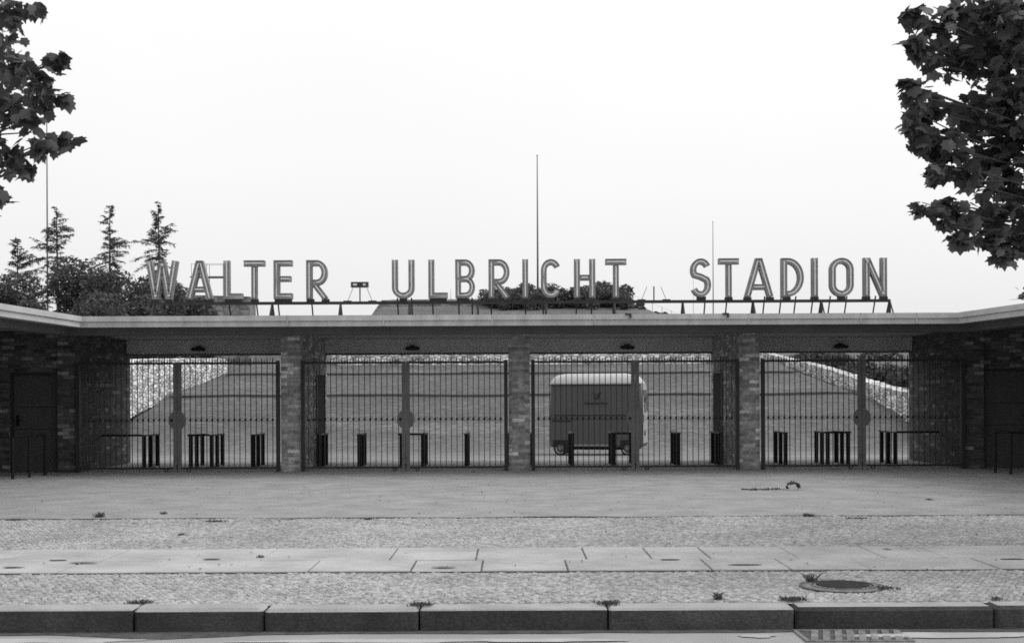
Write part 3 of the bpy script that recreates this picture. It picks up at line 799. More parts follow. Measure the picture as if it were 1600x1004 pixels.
loft(mb, [ring(.0, .0, 2.302, .16, .05), ring(.02, .01, 2.36, .18, .06), ring(.06, .05, 2.47, .22, .08), ring(.13, .12, 2.56, .26, .1), ring(.24, .24, 2.62, .3, .12), ring(.42, .42, 2.655, .3, .16)], M['van_roof'])
mb.build('roof', van, smooth=True)
mb = MB(); mb.box(x0+.02, x1-.06, y0-.006, y0+.012, 2.27, 2.30, M['van_mark']); mb.build('rain_gutter', van)
# pale front end
mb = MB(); loft(mb, [[(x1-.02, y0+.09, .4), (x1+.03, y0+.2, .4), (x1+.04, 0, .4), (x1+.03, y1-.2, .4), (x1-.02, y1-.09, .4)], [(x1-.02, y0+.09, 1.3), (x1+.03, y0+.2, 1.3), (x1+.04, 0, 1.3), (x1+.03, y1-.2, 1.3), (x1-.02, y1-.09, 1.3)],
             [(x1-.09, y0+.14, 2.30), (x1-.03, y0+.24, 2.30), (x1-.02, 0, 2.30), (x1-.03, y1-.24, 2.30), (x1-.09, y1-.14, 2.30)]], M['van_front']); o = mb.build('front_panel', van)
fixn(o)
mb = MB(); mb.add([(x1+.036, y0+.22, 1.42), (x1+.046, 0, 1.42), (x1+.036, y1-.22, 1.42), (x1-.005, y1-.26, 2.12), (x1+.008, 0, 2.12), (x1-.005, y0+.26, 2.12)], [[0, 1, 4, 5], [1, 2, 3, 4]], M['glass']); mb.build('windscreen', van)
for s in (-1, 1):
    mb = MB(); mb.tube([(x1+.02, s*.6, .75), (x1+.07, s*.6, .75)], .1, M['chrome'], 14); mb.build('headlight', van)
mb = MB(); mb.box(x0+.62, x1-.88, y0-.02, y0+.02, .30, .36, M['chrome']); mb.build('sill_strip', van)
mb = MB(); mb.box(x0+.2, x1-.2, y0+.2, y1-.2, .18, .268, M['rubber']); mb.build('chassis', van)
mb = MB(); mb.tube([(x1+.0, y0-.0, 1.75), (x1+.1, y0-.12, 1.62)], .01, M['chrome'], 6); mb.box(x1+.07, x1+.11, y0-.2, y0-.08, 1.38, 1.60, M['chrome'], bv=.01); mb.build('mirror', van)
def wheel(x, y, s):
    mb = MB(); prof = [(.0, .12), (.10, .12), (.17, .12), (.215, .11), (.235, .07), (.235, -.07), (.2, -.1)]
    vs = []; n = 20
    for i in range(n):
        a = 2*math.pi*i/n
        for r, d in prof[2:]: vs.append((math.cos(a)*r, d*s, math.sin(a)*r))
    k = 5
    mb.add(vs, [[i*k+j, ((i+1) % n)*k+j, ((i+1) % n)*k+j+1, i*k+j+1] for i in range(n) for j in range(k-1)], M['rubber'])
    ty = mb.build('wheel', van, loc=(x, y, .235)); fixn(ty)
    mb = MB(); mb.tube([(0, .115*s, 0), (0, .03*s, 0)], .125, M['van'], 18, r1=.15); mb.tube([(0, .135*s, 0), (0, .11*s, 0)], .055, M['chrome'], 12); mb.build('rim', ty)
for x in (x0+.36, x1-.50):
    wheel(x, y0+.10, -1); wheel(x, y1-.12, 1)
mb = MB(); mb.box(x0+.12, x0+.60, y0-.003, y0+.01, .27, .50, M['rubber']); mb.build('wheel_arch', van); mb = MB(); mb.box(x1-.74, x1-.26, y0-.003, y0+.01, .27, .50, M['rubber']); mb.build('wheel_arch', van)
# side door outline and handle trim
mb = MB(); mb.box(x0+.15, x1-.15, y0-.004, y0+.012, 1.290, 1.305, M['van_mark'])
mb.box(x0+.1, x0+.75, y0-.018, y0-.0, 1.10, 1.13, M['van_mark']); mb.build('trim', van)
# post horn emblem
ex, ez = .02, 1.92
mb = MB(); yy = y0-.006
mb.tube([(ex+math.cos(R(a))*.075, yy, ez+math.sin(R(a))*.065) for a in range(0, 360, 30)], .014, M['van_mark'], 6, closed=True)
mb.tube([(ex-.05, yy, ez+.055), (ex-.10, yy, ez+.12), (ex-.13, yy, ez+.13)], .012, M['van_mark'], 6)
mb.prism([(ex+.02, ez-.06), (ex+.06, ez-.03), (ex+.165, ez+.14), (ex+.09, ez+.13)], yy-.006, yy+.004, M['van_mark'])
for k in (0, 1): mb.tube([(ex-.02+.06*k, yy, ez-.07), (ex-.04+.06*k, yy, ez-.13)], .008, M['van_mark'], 5)
mb.build('emblem', vb)
def text_mesh(s, size, name, parent, loc, rot, m, ext=.004):
    cu = bpy.data.curves.new(name, 'FONT'); cu.body = s; cu.size = size; cu.extrude = ext; cu.align_x = 'CENTER'; cu.space_character = 1.05
    ob = bpy.data.objects.new(name+'_src', cu); col.objects.link(ob)
    dg = bpy.context.evaluated_depsgraph_get(); me = bpy.data.meshes.new_from_object(ob.evaluated_get(dg))
    bpy.data.objects.remove(ob); bpy.data.curves.remove(cu)
    me.materials.clear(); me.materials.append(m)
    o = bpy.data.objects.new(name, me); col.objects.link(o); o.parent = parent; o.location = loc; o.rotation_euler = rot
    return o
text_mesh('Deutsche Post', .125, 'lettering', vb, (ex-.02, y0-.004, ez-.27), (R(90), 0, 0), M['van_mark'])

# ------------------------------------------------------------------ vegetation
LEAF = [(0, 0), (.20, -.04), (.34, -.02), (.38, .16), (.56, .28), (.42, .42), (.46, .66), (.24, .66), (.14, .80), (0, .98), (-.14, .80), (-.24, .66), (-.46, .66), (-.42, .42), (-.56, .28), (-.38, .16), (-.34, -.02), (-.20, -.04)]
def add_leaf(mb, c, s, m, droop=True):
    az = random.uniform(0, 2*math.pi); tip = random.uniform(-1.45, .25) if droop else random.uniform(-1.5, 1.5)
    rot = Matrix.Rotation(az, 3, 'Z') @ Matrix.Rotation(tip, 3, 'X') @ Matrix.Rotation(random.uniform(-.7, .7), 3, 'Y')
    fold = random.uniform(.05, .35)
    vs = [Vector(c)+rot @ Vector((x*s, y*s, -abs(x)*fold*s-.15*y*y*s)) for x, y in LEAF]
    vs.append(Vector(c)+rot @ Vector((0, .4*s, -.02*s)))
    n = len(LEAF); mb.add(vs, [[n, i, (i+1) % n] for i in range(n)], m)
def px3(px, py, Y):
    py2 = py-(800-px)*.0044
    return Vector(((px-800)*Y/F, Y, H0-(py2-618)*Y/F))
def rnd_ball():
    while True:
        v = Vector((random.uniform(-1, 1), random.uniform(-1, 1), random.uniform(-1, 1)))
        if v.length < 1: return v
def broadleaf(name, base, top, clusters, big, lab, leafsize, dens, group=None):
    t = empty(name, base, lab, 'tree', group)
    tb = Vector(base)
    tr = MB()
    trunk = [tb*0, Vector((.05, .02, 1.2)), Vector((-.03, .05, 2.6)), Vector((.05, 0, top*.55)), Vector((0, 0, top*.85))]
    tr.tube(trunk, .17, M['bark'], 12, r1=.05)
    cr = MB()
    for c, r, d in clusters:
        c = Vector(c)-tb
        s = Vector((0, 0, max(2.3, min(top*.8, c.z-.9))))
        mid = (s+c)*.5+Vector((0, 0, .25))
        tr.tube([s, mid, c], .013, M['bark'], 6, r1=.005)
        for k in range(3):
            q = c+rnd_ball()*r*.8; tr.tube([mid*.3+c*.7, q], .008, M['bark'], 4, r1=.004)
        for i in range(int(dens*r*r*r*d)+int(22*d)):
            v = rnd_ball(); v = v*(.25+.75*v.length)
            v.z *= .85
            add_leaf(cr, c+v*r, leafsize*random.uniform(.5, 1.25), M['leaf'])
    for c, r, n in big:
        c = Vector(c)-tb
        tr.tube([Vector((0, 0, 2.6)), (c+Vector((0, 0, 2.6)))*.5, c], .07, M['bark'], 7, r1=.02)
        for i in range(n):
            v = rnd_ball(); l = v.length; v = v.normalized()*(l**.5)
            k = 1+.25*noise.noise(v*2.3+c)
            add_leaf(cr, c+Vector((v.x*r[0], v.y*r[1], v.z*r[2]))*k, leafsize*random.uniform(.75, 1.15), M['leaf'])
    tr.build('trunk', t, smooth=True); cr.build('crown', t)
    return t
def cl(l): return [(px3(px, py, Y), r*Y/F, d) for px, py, r, Y, d in l]
LC = cl([(20, 12, 26, 10.8, .8), (62, 14, 18, 11, .6), (-30, 30, 50, 11.5, 1), (25, 100, 34, 11, 1.0), (60, 118, 34, 10.8, .9), (98, 92, 16, 11.2, .8), (70, 150, 30, 11.2, .9), (20, 175, 40, 11.4, 1),
         (50, 185, 28, 11, .8), (100, 150, 12, 11, .9), (70, 222, 24, 10.7, .9), (100, 218, 14, 10.9, 1.0), (15, 235, 34, 11, .9), (40, 262, 18, 11.2, .7), (2, 305, 22, 11, .8), (-25, 250, 45, 11.6, 1), (-20, 120, 55, 11.8, 1), (-30, 340, 25, 11, .6)])
broadleaf('street_tree', (-7.3, 13.6, 0), 7.2, LC, [((-6.6, 12.2, 5.0), (1.7, 2.4, 1.9), 2600), ((-8.2, 13.8, 5.8), (2.4, 2.4, 2.2), 2600)], 'broad-leaved street tree whose leafy branches enter the photo at upper left', .125, 1700, 'broad-leaved street trees')
RC = cl([(1435, 25, 24, 11, .9), (1428, 65, 20, 10.9, .9), (1470, 40, 40, 11.2, 1), (1500, 90, 50, 11.3, 1), (1450, 82, 22, 11, .9), (1435, 140, 24, 10.8, 1.1), (1422, 190, 22, 10.9, 1.1), (1460, 170, 36, 11.2, 1),
         (1432, 215, 22, 11, 1.1), (1470, 225, 36, 11.1, 1.1), (1520, 180, 50, 11.6, .95), (1560, 60, 70, 11.8, 1.3), (1555, 15, 45, 11.0, 1.2), (1510, 10, 35, 11.1, 1), (1590, 30, 40, 11.2, 1.2), (1585, 95, 40, 11.1, 1.1), (1575, 150, 60, 11.9, .9), (1466, 272, 18, 10.9, 1), (1505, 260, 36, 11, 1.1), (1560, 260, 60, 11.8, 1.1),
         (1445, 325, 17, 10.9, 1.1), (1476, 320, 20, 11, 1.1), (1505, 335, 28, 11.1, 1.1), (1550, 330, 42, 11.4, 1.1), (1480, 350, 12, 10.9, .9), (1498, 372, 14, 11, 1), (1540, 372, 24, 11.2, 1), (1590, 380, 30, 11.3, 1.1), (1565, 395, 18, 10.9, 1), (1610, 200, 70, 11.6, 1.2), (1620, 330, 60, 11.6, 1.2)])
broadleaf('street_tree', (7.6, 13.6, 0), 7.4, RC, [((7.0, 12.0, 5.1), (1.75, 2.4, 2.2), 3400), ((8.6, 13.8, 5.9), (2.5, 2.5, 2.2), 2800)], 'broad-leaved street tree with a dense dark crown filling the upper right corner', .125, 3300, 'broad-leaved street trees')
broadleaf('small_tree', (15.9, 33.5, 0), 4.4, [(px3(1598, 462, 33), .40, .25), (px3(1625, 450, 33), .6, .3)], [((15.6, 33.5, 4.0), (1.6, 1.6, 1.1), 1500)], 'small tree showing a few leaves just above the right end of the roof', .16, 300)

def clump(mb, c, r, n, s, m, flat=.8):
    for i in range(n):
        v = rnd_ball(); l = v.length; v = v.normalized()*(l**.45); k = 1+.45*noise.noise(v*2+Vector(c))
        p = Vector(c)+Vector((v.x*r, v.y*r, v.z*r*flat))*k
        d1 = rnd_ball().normalized()*s*random.uniform(.6, 1.2); d2 = rnd_ball().normalized()*s*.7
        mb.add([p-d1, p+d2, p+d1, p-d2*.6], [[0, 1, 2], [0, 2, 3]], m)
def spruce(x, y, z, h, lab, sp=.24, dens=1.0, seed=0):
    random.seed(100+seed)
    t = empty('spruce', (x, y, z), lab, 'spruce', 'spruces behind the left end of the sign')
    tr = MB(); lean = random.uniform(-.02, .02)*h
    tr.tube([(0, 0, -.2), (lean*.5, 0, h*.5), (lean, 0, h)], .16, M['bark'], 8, r1=.015); tr.build('trunk', t, smooth=True)
    cr = MB(); d = .12
    def sliver(p, dv, L, w_):
        sd = dv.cross(Vector((random.uniform(-1, 1), random.uniform(-1, 1), 1))).normalized()*w_
        cr.add([p-sd, p+sd, p+dv*L], [[0, 1, 2]], M['conifer'])
    lob = random.uniform(0, 6)
    while d < h*.95:
        rel = d/h
        nb = random.randint(2, 4)
        for k in range(nb):
            a = random.uniform(0, 6.283); lump = .75+.45*math.sin(d*2.1+lob+math.cos(a)*1.3)
            l = (.14+sp*d*random.uniform(.45, 1.0))*max(.3, lump); l = min(l, 2.3)
            pit = random.uniform(.25, .8) if rel < .3 else random.uniform(-.1, .45)
            sag = random.uniform(.25, .6)*(.4+rel)
            base = Vector((lean*(1-rel), 0, h-d)); dirv = Vector((math.cos(a), math.sin(a), 0))
            def at(q): return base+dirv*l*q+Vector((0, 0, l*(pit*q-sag*q*q)))
            cr.tube([at(0), at(.4), at(.8), at(1)], .016, M['bark'], 4, r1=.004)
            ns = int(l*13*dens)+4
            for i in range(ns):          # hanging side twigs with needles
                q = random.uniform(.1, 1.0)**.8; p = at(q); sd = random.choice((-1, 1))
                tw = (dirv*random.uniform(.3, 1)+Vector((-dirv.y, dirv.x, 0))*sd*random.uniform(.2, 1)+Vector((0, 0, random.uniform(-.9, .15)))).normalized()
                tl = random.uniform(.12, .34)*(.5+.5*min(1, l))
                for j in range(5):
                    pp = p+tw*tl*j/5
                    dv = (tw+Vector((random.uniform(-.8, .8), random.uniform(-.8, .8), random.uniform(-.7, .4)))).normalized()
                    sliver(pp, dv, random.uniform(.08, .17), random.uniform(.012, .028))
        d += random.uniform(.07, .17)+.012*d
    cr.build('crown', t)
Ys = 80.0; s_ = F/Ys
for k, (px, py, lab, sp, zg) in enumerate([(252, 314, 'tall sparse spruce behind the first letter of the sign', .50, 3.4), (172, 320, 'slim spruce midway between the first letter and the thin left mast', .42, 3.4), (93, 322, 'spruce whose trunk rises beside the thin left mast', .46, 3.2), (25, 372, 'lowest spruce at the left edge of the photo', .9, 3.0)]):
    p = px3(px, py, Ys+k*.8); spruce(p.x, p.y, zg, p.z-zg, lab, sp, 1.9, k)
def bushy(name, px, pytop, Y, w, zg, lab, cat='tree', group=None, seed=0, mm='conifer', s=.2, n=1800, nl=7):
    random.seed(seed+500)
    if name == 'bushy_tree': w *= 1.4
    p = px3(px, pytop, Y); h = p.z-zg; t = empty(name, (p.x, Y, zg), lab, cat, group)
    tr = MB(); tr.tube([(0, 0, -.3), (.1, 0, h*.4), (0, 0, h*.8)], .16 if h > 3 else .05, M['bark'], 7, r1=.03)
    cr = MB()
    for k in range(nl):
        q = (k+.5)/nl; rr = w*(.42+.2*random.random())
        c = Vector((random.uniform(-.55, .55)*w, random.uniform(-.5, .5)*w, h*(.22+.62*q)-.1))
        clump(cr, c, rr, int(n/nl), s, M[mm])
        tr.tube([(0, 0, h*.3), tuple(c)], .04 if h > 3 else .02, M['bark'], 5, r1=.01)
    tr.build('trunk', t); cr.build('crown', t); return t
k = 0
for px, py, Y, w, lab in [(10, 424, 74, 1.9, 'dark bushy tree at the left edge just above the bent roof'), (48, 462, 68, 1.2, 'low dark bush above the bend of the roof on the left'), (120, 392, 76, 1.9, 'dark dense tree between the two left spruces'), (160, 410, 74, 1.8, 'dark dense tree below the slim spruce'), (205, 418, 78, 1.9, 'dark dense tree left of the first letter'),
                        (245, 420, 84, 1.8, 'dark dense tree directly behind the first letter'), (285, 440, 86, 1.5, 'dark tree between the first two letters of the sign'), (310, 455, 88, 1.0, 'small dark tree behind the second letter of the sign'), (135, 460, 68, 1.6, 'dark undergrowth tree low behind the roof, second from the bend'), (225, 462, 72, 1.5, 'dark undergrowth tree low behind the first sign post')]:
    bushy('bushy_tree', px, py, Y, w, terr((px-800)*Y/F, Y)-.3, lab, group='dark trees behind the left end of the roof', seed=k, s=.15, n=6500); k += 1
# shrubs on top of the stadium bank
random.seed(42)
for i in range(22):
    px = 768+i*9.9+random.uniform(-3, 3)
    py = 454+6*math.sin(i*1.9)+random.uniform(-4, 5) + (6 if px < 790 else 0)
    if 915 < px < 925: py = 464
    if abs(px-938) < 6: py = 443
    if abs(px-828) < 14: py = 446
    bushy('shrub', px, py, 108+random.uniform(-2, 2), .75, 8.4, 'dark bristly shrub on the crest of the stadium bank', 'shrub', 'shrubs on the crest of the stadium bank', seed=50+i, mm='conifer', s=.10, n=1500, nl=7)
random.seed(43)
for i in range(60):
    px = 762+random.random()*285; Y = 99+random.random()*7; z = terr((px-800)*Y/F, Y)
    p = Vector(((px-800)*Y/F, Y, z)); hh = (1.2+random.random()*.8)*(1 if px < 975 else .22); py = 618-(z+hh-H0)*F/Y
    bushy('shrub', px, py, Y, .95 if px < 975 else .3, z-.2, 'low dark shrub on the upper slope of the bank, below the crest', 'shrub', 'shrubs on the upper slope of the bank', seed=90+i, mm='conifer' if i % 3 else 'bush', s=.14, n=700, nl=5)
# bushes beyond the right rubble wall
random.seed(44)
labs = iter(['bush beyond the upper end of the descending stone wall', 'second bush down beyond the descending stone wall', 'third bush down, beyond the descending stone wall', 'bush behind the middle post of the rightmost gate', 'bush just right of the rightmost middle post', 'pale bush above the lower half of the stone wall', 'bush above the lower end of the stone wall', 'tall pale shrub at the right edge of the gate view'])
for i, (px, py, Y, w, mm) in enumerate([(1258, 556, 96, 1.5, 'bush'), (1285, 557, 88, 1.5, 'bush'), (1312, 560, 82, 1.5, 'conifer'), (1340, 570, 76, 1.2, 'bush'), (1368, 574, 72, 1.1, 'bush'), (1392, 577, 68, 1.3, 'bush'), (1415, 583, 64, 1.0, 'conifer'), (1440, 582, 62, 1.3, 'bush')]):
    X = (px-800)*Y/F
    bushy('bush', px, py, Y, w, terr(X, Y)-.3, next(labs), 'bush', 'bushes beyond the right stone wall', seed=140+i, mm=mm, s=.17, n=2400)
for i, (x, y) in enumerate([(26, 75), (31, 84), (36, 70), (27, 95), (42, 90)]):
    h = 4.2; px = 800+x*F/y
    bushy('park_tree', px, 618-(2.2+h-H0)*F/y*.75, y, 1.8, 1.8, 'leafy tree in the right background of the park', 'tree', 'trees in the right background', seed=170+i, mm='bush', s=.25, n=1600)

# ------------------------------------------------------------------ masts and small things above the roof
def mast(px, pyt, Y, r, lab, z0, cat='mast', guy=False):
    p = px3(px, pyt, Y); t = empty('mast', (p.x, Y, z0), lab, cat)
    h = p.z-z0
    mb = MB(); mb.tube([(0, 0, -.3), (0, 0, h*.5), (0, 0, h)], r, M['pole'], 10, r1=r*.45); mb.build('pole', t, smooth=True)
    mb = MB(); mb.tube([(0, 0, h), (0, 0, h+.03)], r*.9, M['pole'], 8); mb.build('cap', t)
    mb = MB(); mb.tube([(0, 0, -.2), (0, 0, .35)], r*1.9, M['concrete'], 10); mb.build('foot', t)
mast(841, 243, 104, .095, 'tall slender mast rising between the fifth and sixth letters of the second word', terr(2.1, 104)-.1)
mast(1115, 346, 112, .06, 'thin mast standing between the first two letters of the last word', 6.0)
mast(75, 148, 88, .075, 'thin mast at the left, passing behind the leaves of the street tree', 3.3)
mast(1084, 438, 90, .022, 'thin wire-like pole rising beside the first letter of the last word', 3.8)
mast(705, 452, 104.8, .025, 'short thin rod on the grey end wall, between two letters of the second word', 9.2)
# posts of a wire fence along the right flank
random.seed(9)
f = empty('wire_fence', (9, 108, 8.5), 'low wire fence with thin posts running down the right flank of the stadium bank', 'fence')
prev = None; wmb = MB()
for i in range(9):
    px = 975+i*15; Y = 109; X = (px-800)*Y/F; z = terr(X, Y); q = Vector((X-9, 1, z-8.5))
    mb = MB(); mb.tube([q+Vector((0, 0, -.3)), q+Vector((0, 0, .75))], .022, M['pole'], 5); mb.build('post', f)
    if prev: wmb.tube([prev+Vector((0, 0, .7)), q+Vector((0, 0, .7))], .006, M['steel'], 4)
    prev = q
wmb.build('wire', f)
# viewing platform railing behind the second letter
t = empty('platform', ((335-800)*93.5/F, 93.4, 8.3), 'thin steel platform frame standing behind the second letter of the sign', 'platform')
mb = MB(); mb.box(-1.6, .9, -.5, .5, 1.95, 2.03, M['pole']); mb.build('deck', t)
for dx in (-1.5, -.4, .8):
    for dy in (-.45, .45):
        mb = MB(); mb.tube([(dx, dy, -.3), (dx, dy, 2.95)], .018, M['pole'], 6); mb.build('post', t)
for dy in (-.45, .45):
    mb = MB(); mb.tube([(-1.5, dy, 2.93), (.8, dy, 2.93)], .015, M['pole'], 6); mb.build('handrail', t)

# ------------------------------------------------------------------ ground details
def gp(px, py):
    py2 = py-(800-px)*.0044; Y = F*H0/(py2-618); return (px-800)*Y/F, Y
def tuft(px, py, w, h, lab, seed, n=60, dp=.06):
    random.seed(seed); x, y = gp(px, py); mb = MB()
    for i in range(n):
        a = random.uniform(-1, 1); c = Vector((a*w*random.random()**.5, random.uniform(-dp, dp), 0)); L = h*random.uniform(.4, 1)
        d = Vector((random.uniform(-.7, .7), random.uniform(-.5, .5), 1)).normalized()*L; s = Vector((random.uniform(-1, 1), random.uniform(-1, 1), 0)).normalized()*.006
        mb.add([c-s, c+s, c+d*.6+Vector((0, 0, 0))+s*.6, c+d+Vector((d.x*.3, d.y*.3, -L*.1))], [[0, 1, 2], [0, 2, 3]], M['weed'])
    o = mb.build('weed_tuft', loc=(x, y, .006)); return tag(o, lab, 'weeds', 'weed tufts in the paving')
tuft(216, 943, .11, .035, 'dark weed tuft at the leftmost visible kerb joint', 1, 160)
tuft(655, 946, .10, .035, 'dark weed tuft at the kerb joint left of centre', 2, 160)
tuft(948, 944, .10, .04, 'dark weed tuft at the kerb joint right of centre', 3, 160)
tuft(1236, 938, .12, .04, 'wide weed tuft at the kerb joint just left of the manhole', 4, 200)
tuft(1555, 937, .05, .03, 'thin weed at the kerb joint furthest right', 5, 50)
tuft(1121, 936, .035, .07, 'small upright weed near the kerb left of the manhole', 6, 70)
tuft(1268, 910, .05, .10, 'tall weed growing at the left rim of the manhole', 7, 60)
tuft(155, 808, .07, .09, 'weed sprouting on the forecourt edge at far left', 8, 70)
tuft(256, 803, .05, .05, 'small weed on the forecourt edge, second from left', 9, 50)
tuft(283, 836, .05, .03, 'tiny dark weed on the mosaic paving at left', 10, 50)
tuft(335, 815, .16, .03, 'flat weed patch on the forecourt edge left of centre', 11, 120)
tuft(1262, 807, .07, .06, 'weed on the forecourt edge right of centre', 12, 90)
tuft(1340, 810, .20, .025, 'low flat weed patch on the forecourt edge at right', 13, 110)
tuft(1452, 781, .06, .03, 'small dark weed on the forecourt at right', 14, 50)
tuft(405, 872, .035, .04, 'weed in the slab joint left of centre', 15, 60)
tuft(575, 812, .10, .025, 'flat weed patch on the forecourt edge in the centre left', 16, 70)
tuft(1380, 920, .14, .04, 'weed fringe along the right rim of the manhole', 17, 90)
tuft(20, 813, .14, .03, 'flat weed patch on the forecourt edge at the left photo edge', 18, 90)
tuft(1385, 860, .05, .03, 'weed in the slab joint at the right', 19, 50)
# twigs lying on the forecourt
random.seed(77)
x, y = gp(1200, 766); t = empty('fallen_branch', (x, y, .006), 'withered fallen branch with a curled dark leaf bunch lying on the forecourt', 'branch')
mb = MB(); pts = [(-.44+.09*i, .02*math.sin(i*1.7), .012+.01*random.random()) for i in range(9)]
mb.tube(pts, .010, M['twig'], 6, r1=.005); mb.tube([(-.36, 0, .015), (-.42, .05, .03)], .005, M['twig'], 5); mb.tube([(-.1, 0, .015), (-.02, -.07, .03)], .005, M['twig'], 5); mb.build('stem', t)
mb = MB()
for i in range(80):
    v = rnd_ball(); an = random.uniform(-.5, 3.6); c = Vector((.40+math.cos(an)*.09, v.y*.05, .06+math.sin(an)*.06+v.z*.015)); s = .035
    d1 = rnd_ball().normalized()*s; d2 = rnd_ball().normalized()*s; mb.add([c-d1, c+d2, c+d1], [[0, 1, 2]], M['conifer'])
for i in range(40):
    v = rnd_ball(); c = Vector((-.38+random.random()*.62, v.y*.03, .02+.015*v.z)); d1 = rnd_ball().normalized()*.03; d2 = rnd_ball().normalized()*.03
    mb.add([c-d1, c+d2, c+d1], [[0, 1, 2]], M['conifer'])
mb.build('withered_leaves', t)
# manhole
x, y = gp(1315, 916); t = empty('manhole', (x, y, .006), 'round iron manhole cover set in the mosaic paving near the kerb', 'manhole')
mb = MB(); n = 40
def disc_ring(mb, r0, r1, z0, z1, m):
    vs = []
    for i in range(n):
        a = 2*math.pi*i/n; vs += [(math.cos(a)*r0, math.sin(a)*r0, z0), (math.cos(a)*r1, math.sin(a)*r1, z1)]
    mb.add(vs, [[2*i, 2*i+1, 2*((i+1) % n)+1, 2*((i+1) % n)] for i in range(n)], m)
disc_ring(mb, .245, .262, .014, .012, M['iron_grey']); disc_ring(mb, .262, .318, .009, .001, M['grate']); disc_ring(mb, .24, .245, -.002, .014, M['iron']); mb.build('frame', t)
mb = MB(); vs = [(0, 0, .012)]+[(math.cos(2*math.pi*i/n)*.232, math.sin(2*math.pi*i/n)*.232, .008) for i in range(n)]
mb.add(vs, [[0, i+1, (i+1) % n+1] for i in range(n)], M['grate'])
for i in range(-4, 5):
    L = math.sqrt(.21**2-(i*.045)**2); mb.box(-L, L, i*.045-.007, i*.045+.007, .006, .017, M['iron'])
mb.build('cover', t)
mb = MB(); disc_ring(mb, .316, .345, .0, .0, M['damp']); mb.build('dirt_rim', t)
# gutter drain
t = empty('drain_grate', (2.42, 9.13, -.165), 'iron drain grate with slanting slots in the gutter below the kerb', 'drain')
mb = MB(); mb.box(-.36, .36, -.2, .2, -.02, .0045, M['damp']); mb.build('pit', t)
mb = MB(); mb.box(-.38, .38, -.22, -.19, -.02, .012, M['grate']); mb.box(-.38, .38, .19, .22, -.02, .012, M['grate']); mb.box(-.38, -.35, -.189, .189, -.02, .012, M['grate']); mb.box(.35, .38, -.189, .189, -.02, .012, M['grate'])
mb.build('frame', t)
for i in range(8):
    u = -.34+i*.085; mb = MB(); mb.add([(u, -.188, 0), (u+.052, -.188, 0), (u+.142, .188, 0), (u+.09, .188, 0), (u, -.188, .013), (u+.052, -.188, .013), (u+.142, .188, .013), (u+.09, .188, .013)],
        [[4, 5, 6, 7], [0, 1, 5, 4], [1, 2, 6, 5], [2, 3, 7, 6], [3, 0, 4, 7]], M['grate']); mb.build('bar', t)

# soil and litter gathered along the forecourt edge
mb = MB(); vs = []; n = 700
for i in range(n+1):
    x = -14+28*i/n; k = noise.noise(Vector((x*1.3, 7, 0)))+.6*noise.noise(Vector((x*6, 2, 0)))
    w = max(.004, .05+.075*k); yc = 16.43+.10*noise.noise(Vector((x*.9, 0, 0)))+.05*noise.noise(Vector((x*4, 3, 0)))
    vs += [(x, yc-w*.5, .0065), (x, yc+w, .0065)]
mb.add(vs, [[2*i, 2*i+2, 2*i+3, 2*i+1] for i in range(n)], M['soil'])
tag(mb.build('soil_edge'), kind='structure')
random.seed(31); mb = MB()
for i in range(420):
    y = random.uniform(9.7, 25.5); x = random.uniform(-.43, .43)*y; z = .022 if 11.3 < y < 13.1 else .010
    r = random.uniform(.006, .020); a0 = random.uniform(0, 6); c = Vector((x, y, z)); vs = [c+Vector((math.cos(a0+k*1.57)*r*random.uniform(.6, 1.3), math.sin(a0+k*1.57)*r*random.uniform(.6, 1.3), random.uniform(0, .008))) for k in range(4)]
    mb.add(vs+[c+Vector((0, 0, random.uniform(.006, .016)))], [[0, 1, 4], [1, 2, 4], [2, 3, 4], [3, 0, 4]], random.choice((M['twig'], M['weed'], M['edge'], M['slab'])))
tag(mb.build('litter'), 'small leaf litter, grit and pebbles strewn over the paving and forecourt', 'litter', kind='stuff')

# side boundary walls beyond the frame
for s, a, b in ((-1, -42, -15.0), (1, 15.3, 42)):
    mb = MB(); mb.box(a, b, 27.2, 27.5, 0, 2.2, M['brick_dark']); mb.box(a, b, 27.16, 27.54, 2.2, 2.28, M['concrete'])
    tag(mb.build('boundary_wall'), 'brick boundary wall continuing %s of the entrance building' % ('left' if s < 0 else 'right'), 'wall')

# ------------------------------------------------------------------ light
SUN_EL, SUN_AZ = 55, 92       # azimuth measured from +Y towards +X
w = bpy.data.worlds.new('World'); scn.world = w; w.use_nodes = True; nt = w.node_tree
bg = nt.nodes['Background']; bg.inputs['Strength'].default_value = .1
sky = N(nt, 'ShaderNodeTexSky'); sky.sky_type = 'NISHITA'; sky.sun_disc = False; sky.sun_elevation = R(SUN_EL); sky.sun_rotation = R(SUN_AZ)
sky.dust_density = 6; sky.air_density = 1.5
bw = N(nt, 'ShaderNodeRGBToBW'); nt.links.new(sky.outputs[0], bw.inputs[0])
tc = N(nt, 'ShaderNodeTexCoord'); sp = N(nt, 'ShaderNodeSeparateXYZ'); nt.links.new(tc.outputs['Generated'], sp.inputs[0])
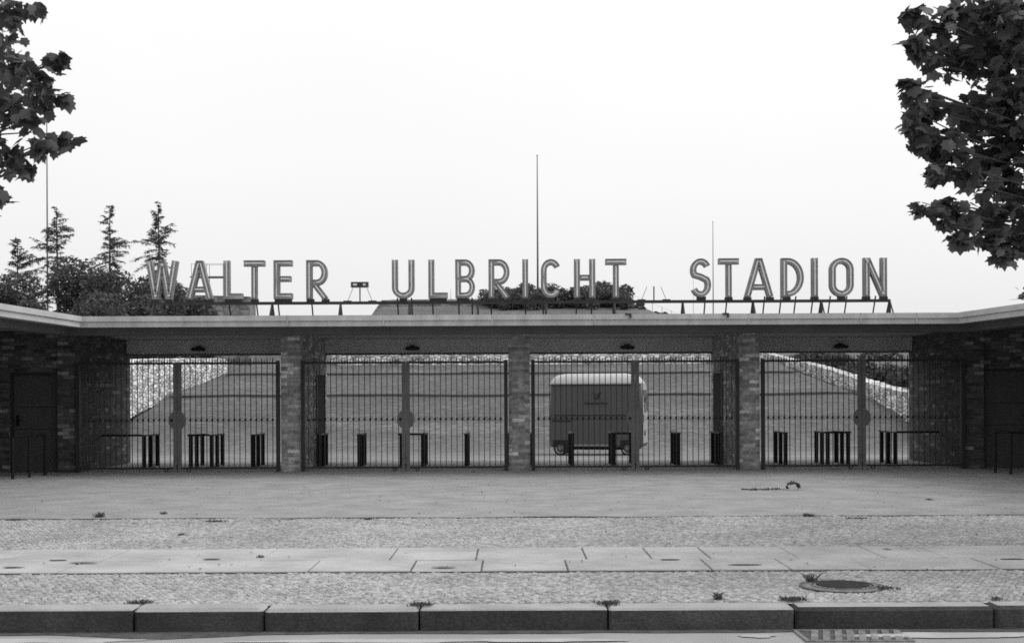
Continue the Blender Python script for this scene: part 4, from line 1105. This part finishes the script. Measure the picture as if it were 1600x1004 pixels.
# overcast veil: brighter ahead, with the rear level set to light front faces
mr = N(nt, 'ShaderNodeMapRange'); mr.inputs['From Min'].default_value = -1; mr.inputs['From Max'].default_value = .75
mr.inputs['To Min'].default_value = 5.4; mr.inputs['To Max'].default_value = 7.2
nt.links.new(sp.outputs[1], mr.inputs['Value'])
no = N(nt, 'ShaderNodeTexNoise', i_Scale=1.6, i_Detail=5); nt.links.new(tc.outputs['Generated'], no.inputs['Vector'])
r = ramp(nt, no.outputs[0], [(.3, .96), (.7, 1.04)])
mu = N(nt, 'ShaderNodeMath', operation='MULTIPLY'); nt.links.new(mr.outputs[0], mu.inputs[0]); nt.links.new(r.outputs[0], mu.inputs[1])
zz = N(nt, 'ShaderNodeMapRange'); zz.inputs['From Min'].default_value = 0; zz.inputs['From Max'].default_value = .4; zz.inputs['To Min'].default_value = .90; zz.inputs['To Max'].default_value = 1.10
nt.links.new(sp.outputs[2], zz.inputs['Value'])
m2 = N(nt, 'ShaderNodeMath', operation='MULTIPLY'); nt.links.new(mu.outputs[0], m2.inputs[0]); nt.links.new(zz.outputs[0], m2.inputs[1])
k3 = N(nt, 'ShaderNodeMath', operation='MULTIPLY'); k3.inputs[1].default_value = .35; nt.links.new(bw.outputs[0], k3.inputs[0])
ad = N(nt, 'ShaderNodeMath', operation='ADD'); nt.links.new(m2.outputs[0], ad.inputs[0]); nt.links.new(k3.outputs[0], ad.inputs[1])
nt.links.new(ad.outputs[0], bg.inputs['Color'])
su = bpy.data.lights.new('sun', 'SUN'); su.energy = .9; su.angle = R(30); su.color = (1, 1, 1)
so = bpy.data.objects.new('sun', su); col.objects.link(so)
d = Vector((math.sin(R(SUN_AZ))*math.cos(R(SUN_EL)), math.cos(R(SUN_AZ))*math.cos(R(SUN_EL)), math.sin(R(SUN_EL))))
so.rotation_euler = d.to_track_quat('Z', 'Y').to_euler(); so.location = (0, 0, 30)

# ------------------------------------------------------------------ camera
cd = bpy.data.cameras.new('camera'); cam = bpy.data.objects.new('camera', cd); col.objects.link(cam)
cd.sensor_width = 36; cd.lens = F/1600*36; cd.shift_y = (618-502)/1600; cd.clip_end = 3000; cd.clip_start = .1
cam.location = (0, 0, H0); cam.rotation_euler = (R(90), R(-.25) if False else 0, 0)
cam.matrix_world = Matrix.Translation((0, 0, H0)) @ Matrix.Rotation(R(90), 4, 'X') @ Matrix.Rotation(R(-.25), 4, 'Z')
scn.camera = cam
scn.view_settings.view_transform = 'Standard'; scn.view_settings.look = 'None'; scn.view_settings.gamma = 1; scn.view_settings.exposure = .24
scn.cycles.use_denoising = False
scn.cycles.pixel_filter_type = 'BLACKMAN_HARRIS'; scn.cycles.filter_width = 1.7
scn.cycles.max_bounces = 6
